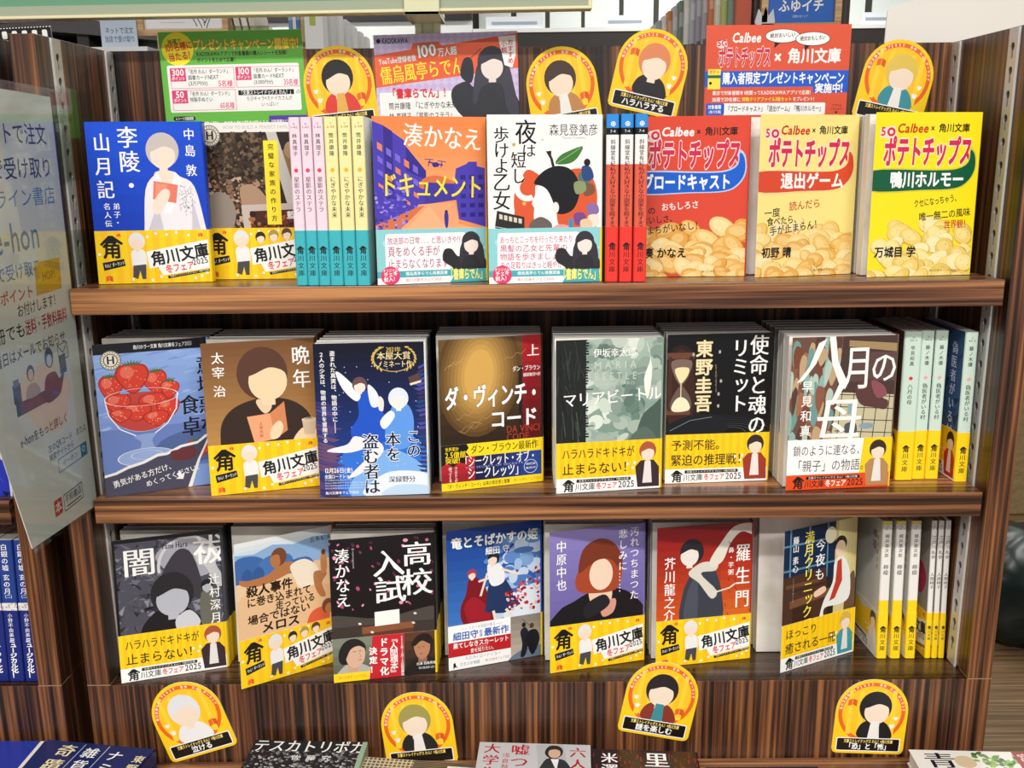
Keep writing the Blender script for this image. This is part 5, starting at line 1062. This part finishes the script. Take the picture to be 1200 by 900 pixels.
# ------------------------------------------------------------------ overhead header sign on a clear clamp
t = empty('header_sign', 'long glossy green header sign in a cream frame, above the bookcase', 'sign', Matrix.Translation((-.1065, .176, CT)))
I = Matrix.Translation((.1065, -.176, -CT))
m = MB(); m.box(-1.05, .118, .262, .056, .124, .272, '#4f8d68'); a1 = m.build('face', mat('green_gloss', '#6b9c7d', .08), t)
m = MB(); m.box(-1.05, .114, .2545, .0595, .130, .2635, '#a4ad96'); a2 = m.build('channel', mat('grey_green_plastic', '#a4ad96', .15), t)
m = MB(); m.box(-1.05, .112, .2515, .0598, .132, .2545); m.box(.056, .1135, .2545, .0598, .1305, .272); a3 = m.build('frame', M_CREAM, t, .0008)
m = MB(); m.box(-.1205, .1695, CT, -.0925, .1835, .2265); m.box(-.1195, .171, .2265, -.1125, .180, .262); m.box(-.1005, .171, .2265, -.0935, .180, .262); m.box(-.1125, .174, .2265, -.1005, .177, .262)
m.box(-.1235, .1085, .2475, -.0895, .182, .2513); m.box(-.1235, .1085, .2475, -.0895, .1115, .266); m.box(-.1235, .134, .2513, -.0895, .182, .275)
a4 = m.build('clamp', mat('pale_plastic', '#dddcb6', .2, spec=.6), t, .0006)
for o in (a1, a2, a3, a4): o.matrix_parent_inverse = I
for o in (a1, a2, a3): o.rotation_euler.y = -R(.35)
# sheet standing behind the right end, film-strip sign at the left
m = MB(); m.prism([(.366, .10), (.3700, .2570), (.405, .270), (.50, .296), (.57, .309), (.57, .10)], .1866, .1882, '#e8e4dc')
tag(m.build('cardboard_sheet', M_PAINT), 'blank pale cardboard sheet standing behind the right end of the bookcase', 'sheet')
c = Cv(140, 40, '#17161a')
for i in range(13): c.rr(3+i*10.6, 3.6, 8.4+i*10.6, 11.4, 1.6, '#f2f2ee')
for i in range(44): c.rect(.5+i*3.2, .3, 2+i*3.2, 1.2, '#f2f2ee')
c.rect(0, 13.2, 138, 40, '#b9a0c8'); c.poly([(60, 16), (100, 13.2), (138, 14), (138, 20)], '#8d6aa8')
o = plate('film_strip_sign', 'black film-strip bordered sign standing behind the left bookcase top', 'sign', c, rect_out(140, 40), Matrix.Translation((-.643, .190, .2470)) @ Matrix.Rotation(-R(2), 4, 'Y'))

# ------------------------------------------------------------------ display table with flat books in front
TZ = -.4905
t = empty('display_table', 'low display table holding flat stacks of books in front of the bookcase', 'table', Matrix.Translation((0, -.25, FLOOR)))
I = Matrix.Translation((0, .25, -FLOOR))
m = MB(); m.box(-1.0, -.44, TZ-.03, .478, -.0015, TZ); a1 = m.build('tabletop', M_WH, t, .001)
m = MB(); m.box(-.98, -.42, FLOOR, .46, -.004, TZ-.03); a2 = m.build('cabinet_body', M_WV, t)
for o in (a1, a2): o.matrix_parent_inverse = I
def flat_book(label, cx, cy, rot, w, d, th, cv, z=None, edge='#efebe0', side=None, group=None):
    """a book lying flat: w along x, d along y, far edge at local y = 0"""
    z = TZ if z is None else z
    e = empty('flat_book', label, 'book', Matrix.Translation((cx, cy, z+.0001)) @ Matrix.Rotation(R(rot), 4, 'Z'), group)
    m = MB(); m.box(0, -d, 0, w, 0, .0006, cv.bg); m.box(0, -d, th-.0006, w, 0, th, cv.bg); m.box(w-.0008, -d, 0, w, 0, th, side or cv.bg)
    cv.emit(m, lambda x, yd, q: (x, -yd, th+q)); m.build('cover', M_PRINT, e)
    m = MB(); m.box(.0012, -d+.0015, .0006, w-.0009, -.0015, th-.0006); m.build('page_block', M_PAGE, e); return e
def pile(n, label, cv, **k):
    th = k.pop('th'); base = Cv(cv.w, cv.h, cv.bg)
    for i in range(n): flat_book(label if i == n-1 else 'lower copy under the ' + ' '.join(label.split(',')[0].split()[:9]), z=TZ+i*(th+.0004), th=th, cv=cv if i == n-1 else base, **k)
c = Cv(150, 105, '#2438a0'); c.rect(0, 10, 88, 100, '#e9e6da'); c.rect(0, 13, 84, 98, '#b9b6aa'); c.ln([(2, 30), (40, 20), (80, 34)], 1, '#8a867a'); c.rect(146, 0, 150, 105, '#e9e6dc')
pile(2, 'bright blue book with a pale framed picture, at the left end of the table', c, cx=-.652, cy=-.006, rot=-1.5, w=.15, d=.105, th=.0150)
c = Cv(125, 105, '#1d2a62'); c.V(20, 5, 20, '奇蹟', '#f4e7b0', 0, 24, mi=.02); c.V(48, 7, 17, '雑貨店の', WHT, 0, 20, mi=.016); c.V(75, 8, 17, 'ナミヤ', WHT, 0, 20, mi=.016); c.V(104, 12, 12, '東野圭吾', '#f4e7b0', 0, 14, mi=.016)
for x in (44, 70): c.ln([(x, 2), (x, 100)], .6, '#dfe4f0')
pile(2, 'dark navy book with cream vertical title, at the left of the table', c, cx=-.500, cy=-.007, rot=-9, w=.118, d=.105, th=.0150)
c = Cv(115, 150, '#1a191b'); rn = random.Random(17)
for i in range(420): x, y = rn.uniform(0, 115), rn.uniform(16, 70); c.ring(x, y, .6, rn.uniform(1, 2), 0, rn.uniform(120, 360), rn.choice(['#8c8a8c', '#c8c6c8', '#5a585a']), 6)
c.T(1, -1, 22, 'テスカトリポカ', WHT, .01, w=114, mi=.015); c.T(44, 24, 9, '佐藤究', WHT, .01, w=40, sp=.5); c.rect(110, 0, 115, 150, '#9ab49a')
pile(2, 'black and white patterned book with white katakana title, on the table', c, cx=-.287, cy=-.009, rot=-3, w=.115, d=.15, th=.0148, side='#9ab49a')
c = Cv(118, 150, '#3a2f28'); c.rect(0, 0, 50, 150, '#c9bd9e')
for i in range(12):
    for j in range(18): c.rect(i*4.3+.6, j*4.6+.6, i*4.3+3.4, j*4.6+3.6, '#54483c' if (i+j) % 2 else '#6a5d4c')
for j in range(60): c.rect(50, j*2.4, 118, j*2.4+.7, '#8d8068')
c.rect(84, 6, 118, 150, '#eeeada'); c.T(92, 12, 5, 'こ', '#7a6a50'); c.T(106, 12, 5, '宿', '#7a6a50')
pile(2, 'basket-patterned brown book with a cream title panel, on the table', c, cx=-.172, cy=-.033, rot=-7, w=.108, d=.14, th=.0125)
c = Cv(112, 150, '#c9cacc'); c.V(5, 2, 17, '大学生', '#b8202c', 0, 19, mi=.02); c.V(32, 2, 19, '嘘つき', '#b8202c', 0, 20, mi=.02); c.V(24, 17, 8, '浅倉秋成', '#b8202c', 0, 9); c.V(90, 5, 17, '六人の', '#b8202c', 0, 19, mi=.02)
c.poly([(57, 2), (84, 1), (92, 60), (62, 60)], '#b9bcbc'); c.blob([(60, 60), (66, 28), (76, 24), (88, 30), (94, 60)], '#2a2d36'); c.poly([(72, 25), (80, 25), (78, 44)], '#f2f2f2'); c.blob([(66, 14), (70, 4), (78, 3), (83, 8), (83, 18), (76, 25), (69, 22)], '#26211f'); c.ell(75.5, 15.5, 6, 8, '#d8b49c'); c.blob([(67, 12), (72, 4), (80, 4), (84, 12), (76, 9)], '#26211f')
pile(2, 'light grey book with dark red characters and a suited portrait, on the table', c, cx=-.059, cy=-.016, rot=-3.5, w=.112, d=.15, th=.0148)
c = Cv(105, 150, '#241315'); rn = random.Random(19)
for i in range(220): x, y = rn.uniform(0, 105), rn.uniform(0, 70); c.rect(x, y, x+rn.uniform(.6, 1.4), y+rn.uniform(3, 9), rn.choice(['#6a1a1e', '#8a2226', '#3a1214']))
c.V(50, 2, 24, '黒牢城', WHT, .01, 26, mi=.02) if False else c.V(50, 3, 25, '里', WHT, .01, 26, mi=.02); c.V(8, 6, 17, '米澤', WHT, .01, 18, mi=.02)
pile(2, 'dark red and black book with large white characters, on the table', c, cx=.0535, cy=-.027, rot=-4, w=.103, d=.15, th=.0142)
c = Cv(115, 150, '#151b3c'); c.ell(58, 50, 50, 46, '#1b2450')
pile(2, 'very dark navy book showing only its far edge, right on the table', c, cx=.160, cy=-.058, rot=0, w=.108, d=.15, th=.0140)
c = Cv(118, 150, '#eceae4'); c.V(12, 4, 26, '青', BLK, .0, 26, mi=.02, wd=1.2); c.ell(48, 18, 10, 10, '#d9c3a0'); rn = random.Random(23)
for i in range(60): x, y = rn.gauss(78, 9), rn.gauss(20, 8); c.ell(x, y, rn.uniform(2, 4.4), rn.uniform(1.4, 3), rn.choice(['#5f8a3a', '#7fae4c', '#3f6a2a', '#94bd5c']), rn.uniform(0, 180), 10)
c.rect(98, 0, 118, 150, '#9c2a2e'); c.V(101, 3, 13, '宮', '#f0dccf', 0, 15, mi=.02)
pile(2, 'white book with green leaves and a dark red corner, on the table', c, cx=.365, cy=-.034, rot=-3, w=.108, d=.15, th=.0148)

# ------------------------------------------------------------------ things beyond the case
def shelf_books(name, spots, label, group):
    for i, (x, y, z, w, d, h, k) in enumerate(spots):
        m = MB(); m.box(-w/2, 0, 0, w/2, d, h, k); m.box(-w/2, -.0006, h*.55, w/2, 0, h*.8, mixh(k, '#ffffff', .35)); m.box(-w/2, -.0006, h*.12, w/2, 0, h*.2, mixh(k, '#202020', .5))
        o = m.build(name, M_PAINT); o.location = (x, y, z); tag(o, label(i), 'book', group)
SH = .30
# long low shelf unit that carries the things behind
def unit(label, x0, x1, y0, y1, top, dark=M_DARK):
    t = empty('low_bookcase', label, 'bookcase', Matrix.Translation(((x0+x1)/2, (y0+y1)/2, FLOOR))); I = Matrix.Translation((-(x0+x1)/2, -(y0+y1)/2, -FLOOR))
    P = []
    m = MB(); m.box(x0, y0, FLOOR, x0+.02, y1, top-.02); m.box(x1-.02, y0, FLOOR, x1, y1, top-.02); m.box(x0+.02, y1-.01, FLOOR, x1-.02, y1, top-.02); P.append(m.build('carcass', dark, t))
    m = MB(); m.box(x0-.005, y0-.005, top-.02, x1+.005, y1, top); P.append(m.build('top_board', dark, t))
    for k in range(1, 4): m = MB(); m.box(x0+.02, y0, FLOOR+k*.36, x1-.02, y1-.01, FLOOR+k*.36+.02); P.append(m.build('shelf', dark, t))
    for o in P: o.matrix_parent_inverse = I
unit('low dark bookcase behind the main case, carrying the framed picture', -.98, .05, .95, 1.45, .30)
unit('low dark bookcase behind the main case at the right, carrying the framed blue sign', .12, .62, .95, 1.5, .30)
# tall dark grey shelf with a price card, far left
t = empty('tall_shelf', 'tall dark grey shelf unit with a white price card, far behind the left bookcase', 'shelf', Matrix.Translation((-1.15, 2.0, FLOOR))); I = Matrix.Translation((1.15, -2.0, -FLOOR)); P = []
m = MB()
m.box(-1.75, 1.8, FLOOR, -1.72, 2.2, .52, '#3b3a3c'); m.box(-1.16, 1.8, FLOOR, -1.13, 2.2, .455, '#4a494b'); m.box(-1.72, 2.17, FLOOR, -1.16, 2.2, .5, '#1a1716'); P.append(m.build('carcass', M_PAINT, t))
m = MB(); m.prism([(-1.62, .508), (-.86, .435), (-.86, .400), (-1.62, .470)], 1.78, 2.2, '#6a6a6c'); P.append(m.build('top_board', M_PAINT, t))
m = MB(); m.box(-1.72, 1.8, .36, -.88, 2.17, .38, '#3b3a3c'); m.box(-.9, 1.8, FLOOR, -.88, 2.2, .40, '#3b3a3c'); P.append(m.build('shelf', M_PAINT, t))
m = MB(); m.box(-1.42, 1.772, .455, -1.325, 1.779, .515, '#eef0f0'); m.box(-1.40, 1.7715, .475, -1.345, 1.772, .49, '#8a9098'); P.append(m.build('price_card', M_PAINT, t))
for o in P: o.matrix_parent_inverse = I
shelf_books('shelved_book', [(-1.36+i*.034, 1.83, .3802, .032, .13, .050+.008*(i % 3 == 0), ('#e8e0d8', '#c8383a', '#f0ece4', '#d8564a', '#e6e2da', '#b8c8c0')[i % 6]) for i in range(3)], lambda i: 'small pale and red book in the row on the tall grey shelf', 'pale and red books on the tall grey shelf')
# blue notice card, picture frame, leaning magazines, acrylic block
c = Cv(66, 50, '#c3d2e4'); c.T(8, 13, 12, 'ネットで注文', '#2c3a52', .01, w=52); c.T(6, 28, 12, '当店で受け取り', '#2c3a52', .01, w=56)
t = empty('notice_card', 'pale blue notice card on a white stand beyond the left of the case', 'card', Matrix.Translation((-.742, 1.0, .3001)))
plate('panel', None, None, c, rect_out(66, 50), Matrix.Translation((-.033, 0, .060)), .002).parent = t
m = MB(); m.box(-.075, -.03, 0, .06, .03, .010, '#eceef0'); m.build('stand', M_PAINT, t)
t = empty('framed_picture', 'wooden framed picture with red lettering and a black line drawing, beyond the green card', 'picture', Matrix.Translation((-.637, 1.05, .3001)))
m = MB()
for b in ((-.085, .036, .085, .047), (-.085, .16, .085, .171), (-.085, .047, -.074, .16), (.074, .047, .085, .16), (-.05, 0, -.04, .036), (.04, 0, .05, .036)): m.box(b[0], -.012, b[1], b[2], .008, b[3])
m.build('frame', M_OAK, t, .001)
c = Cv(148, 114, '#eef0f4'); c.frame(2, 2, 146, 112, .8, '#b0a890'); c.T(38, 78, 11, 'JOJI', '#b04a48', .02, w=24); c.ln([(30, 101), (76, 101)], .8, '#b8a8a0')
for k in range(5): c.ln([(94+k*7+6*math.cos(k+q*.5), 72+q*3.2+5*math.sin(k*2+q*.6)) for q in range(12)], 1.6, '#1f1f24')
plate('picture', None, None, c, rect_out(148, 114), Matrix.Translation((-.074, .0, .161)), .002).parent = t
for i, (x, k) in enumerate(((-.545, '#b9a8a0'), (-.531, '#d8d2c8'), (-.517, '#e6e0d6'), (-.503, '#cfc4b4'))):
    m = MB(); m.box(-.005, 0, 0, .005, .12, .16, k); o = m.build('magazine', M_PAINT); o.location = (x, 1.06, .3013); o.rotation_euler.y = R(-10); tag(o, 'pale magazine leaning in a row beyond the green card, %s' % ('leftmost', 'second from the left', 'third from the left', 'rightmost')[i], 'magazine', 'magazines leaning behind the case')
m = MB(); m.box(-.036, 0, 0, .036, .03, .045); o = m.build('acrylic_block', M_ACRYL, bevel=.004); o.location = (-.497, .98, .3001); tag(o, 'clear acrylic block in front of the leaning magazines', 'block')
shelf_books('shelved_book', [(-.436+i*.0075, 1.04, .3001, .0066, .12, .11, k) for i, k in enumerate(('#5a84b8', '#d8dce2', '#3f6ea8', '#c8a868'))], lambda i: 'thin %s book in the group above the right end of the green card' % ('blue', 'pale grey', 'dark blue', 'tan')[i], 'thin books behind the green card')
for i in range(7):
    t = empty('file_box', 'white file box with a small label, %s in the receding row' % ('nearest', 'second', 'third', 'fourth', 'fifth', 'sixth', 'farthest')[i], 'box', Matrix.Translation((-.385+i*.004, 1.0+i*.064, .3001)), 'white file boxes behind the case')
    h = .092-.004*i; m = MB(); m.box(-.017, 0, 0, .017, .05, h, ('#e2e4e2', '#d6d9d8')[i % 2]); m.build('body', M_PAINT, t, .001)
    m = MB(); m.box(-.007, -.0008, h*.5, .004, 0, h*.8, '#9a9ea4' if i else '#a8b84a'); m.build('label_strip', M_PAINT, t)
# dark screen shelf in the far middle
m = MB(); m.box(-1.75, 4.6, .60, -.245, 4.7, .80, '#e2e6e6'); m.box(-1.75, 4.58, .795, -.245, 4.72, 1.2, '#25262a'); m.box(-1.75, 4.6, FLOOR, -.245, 4.7, .60, '#2a2624')
o = m.build('display_cabinet', M_PAINT); tag(o, 'dark cabinet with a pale lower band, far behind the middle of the case', 'cabinet')
m = MB(); m.box(-.24, 4.55, FLOOR, 2.9, 5.0, .725, '#2e2a28'); m.box(-.24, 4.545, .725, 2.9, 5.0, .745, '#dfe2e0'); o = m.build('counter', M_PAINT); tag(o, 'long dark counter with a white top along the far panelled wall', 'counter')
for i, (x, w) in enumerate(((-.02, .30), (.56, .22), (1.9, .2))):
    m = MB(); m.box(-w/2, 0, 0, w/2, .01, .06, '#dde4ea'); m.box(-w*.4, -.001, .02, w*.4, 0, .035, '#9aa6b4'); o = m.build('shelf_label', M_PAINT); o.location = (x, 4.56, .7452); tag(o, 'small white shelf label on the far counter, %s of three' % ('leftmost', 'middle', 'rightmost')[i], 'label')
# right: receding row of books, posts, framed blue sign
ks = ('#dfe0dc', '#8c9a6a', '#d8dad4', '#9aa4ac', '#e2e2dc', '#c87a3a', '#b8bcc0', '#6a7a70', '#e0dcd2', '#b0b2b8', '#9a98a4', '#a8a4ae', '#d2743a', '#dcd8cc', '#b8c06a', '#7a9a8a', '#c85a3a')
n = len(ks)
shelf_books('shelved_book', [(.275+.125*(i/(n-1)), 1.42-.42*(i/(n-1)), .3001, .012+.014*(i/(n-1)), .05, .07+.10*(i/(n-1)), k) for i, k in enumerate(ks)], lambda i: ('%s book of the receding row beyond the red card' % ('farthest', 'second farthest', 'third farthest', 'fourth farthest', 'fifth farthest', 'sixth farthest', 'seventh farthest', 'eighth farthest', 'middle', 'eighth nearest', 'seventh nearest', 'sixth nearest', 'fifth nearest', 'fourth nearest', 'third nearest', 'second nearest', 'nearest')[i]), 'receding row of books behind the case')
m = MB(); m.box(.418, 1.0, .3001, .448, 1.04, .62); tag(m.build('wooden_post', M_DARK), 'dark wooden post left of the framed blue sign', 'post')
m = MB(); m.box(.566, 1.0, .3001, .592, 1.04, .62); tag(m.build('wooden_post', M_DARK), 'dark wooden post right of the framed blue sign', 'post')
t = empty('framed_sign', 'bright blue sign with white characters in a pale wooden frame, above the red card', 'sign', Matrix.Translation((.498, .985, .3001)))
m = MB()
for b in ((-.072, .026, .072, .038), (-.072, .15, .072, .162), (-.072, .038, -.060, .15), (.060, .038, .072, .15)): m.box(b[0], -.01, b[1], b[2], .006, b[3])
m.box(-.05, 0, 0, -.04, .01, .026); m.box(.04, 0, 0, .05, .01, .026); m.build('frame', M_OAK, t, .001)
c = Cv(120, 112, '#1f66c8'); c.T(20, 71, 23, 'ふゆイチ', WHT, .03, w=82); c.T(46, 98, 5, '読書の冬フェア', '#cfe0f6', w=28)
plate('sign_panel', None, None, c, rect_out(120, 112), Matrix.Translation((-.06, 0, .15)), .002).parent = t
m = MB(); m.prism([(-.018, .04), (-.012, .062), (-.004, .05), (.0, .066), (.006, .05), (.014, .062), (.018, .04), (.014, .03), (-.014, .03)], 0, .006, '#d8dfe8'); m.box(-.016, -.002, .014, .016, .008, .03, '#2c4a8a'); m.box(-.02, -.004, 0, .02, .012, .014, '#3a3c48')
o = m.build('crown_ornament', M_PAINT); o.location = (.433, .975, .3001); tag(o, 'small white crown-shaped ornament on a blue base, left of the framed blue sign', 'ornament')
# floor beyond the right end
m = MB(); m.box(1.55, 2.5, FLOOR, 2.6, 3.0, FLOOR+.5, '#a08c68'); tag(m.build('storage_box', print_mat('rough_card', .9, .1, bump=.6), bevel=.01), 'rough beige storage box on the floor beyond the right end of the case', 'box')
bm = MB(); rn = random.Random(3); N, K = 28, 16
for j in range(K+1):
    for i in range(N):
        a = 2*math.pi*i/N; z = j/K; q = math.sin(math.pi*min(.97, max(.10, z*.87+.10)))**.5*(1+.09*math.sin(a*5+z*7)+rn.uniform(-.07, .07)); bm.v.append((.21*q*math.cos(a), .19*q*math.sin(a), z*.30+(rn.uniform(-.010, .010) if 0 < j < K else 0)))
for j in range(K):
    for i in range(N): bm.f.append((j*N+i, j*N+(i+1) % N, (j+1)*N+(i+1) % N, (j+1)*N+i)); bm.c.append('#1c2426')
bm.f.append(tuple(range(N))[::-1]); bm.c.append('#1c2426'); bm.f.append(tuple(K*N+i for i in range(N))); bm.c.append('#1c2426')
o = bm.build('wrapped_bundle', mat('dark_wrap', '#1a2625', .3)); o.data.polygons.foreach_set('use_smooth', [True]*len(o.data.polygons)); o.location = (1.39, 1.62, FLOOR+.0002); tag(o, 'dark plastic-wrapped bundle on the floor at the right edge', 'bundle')
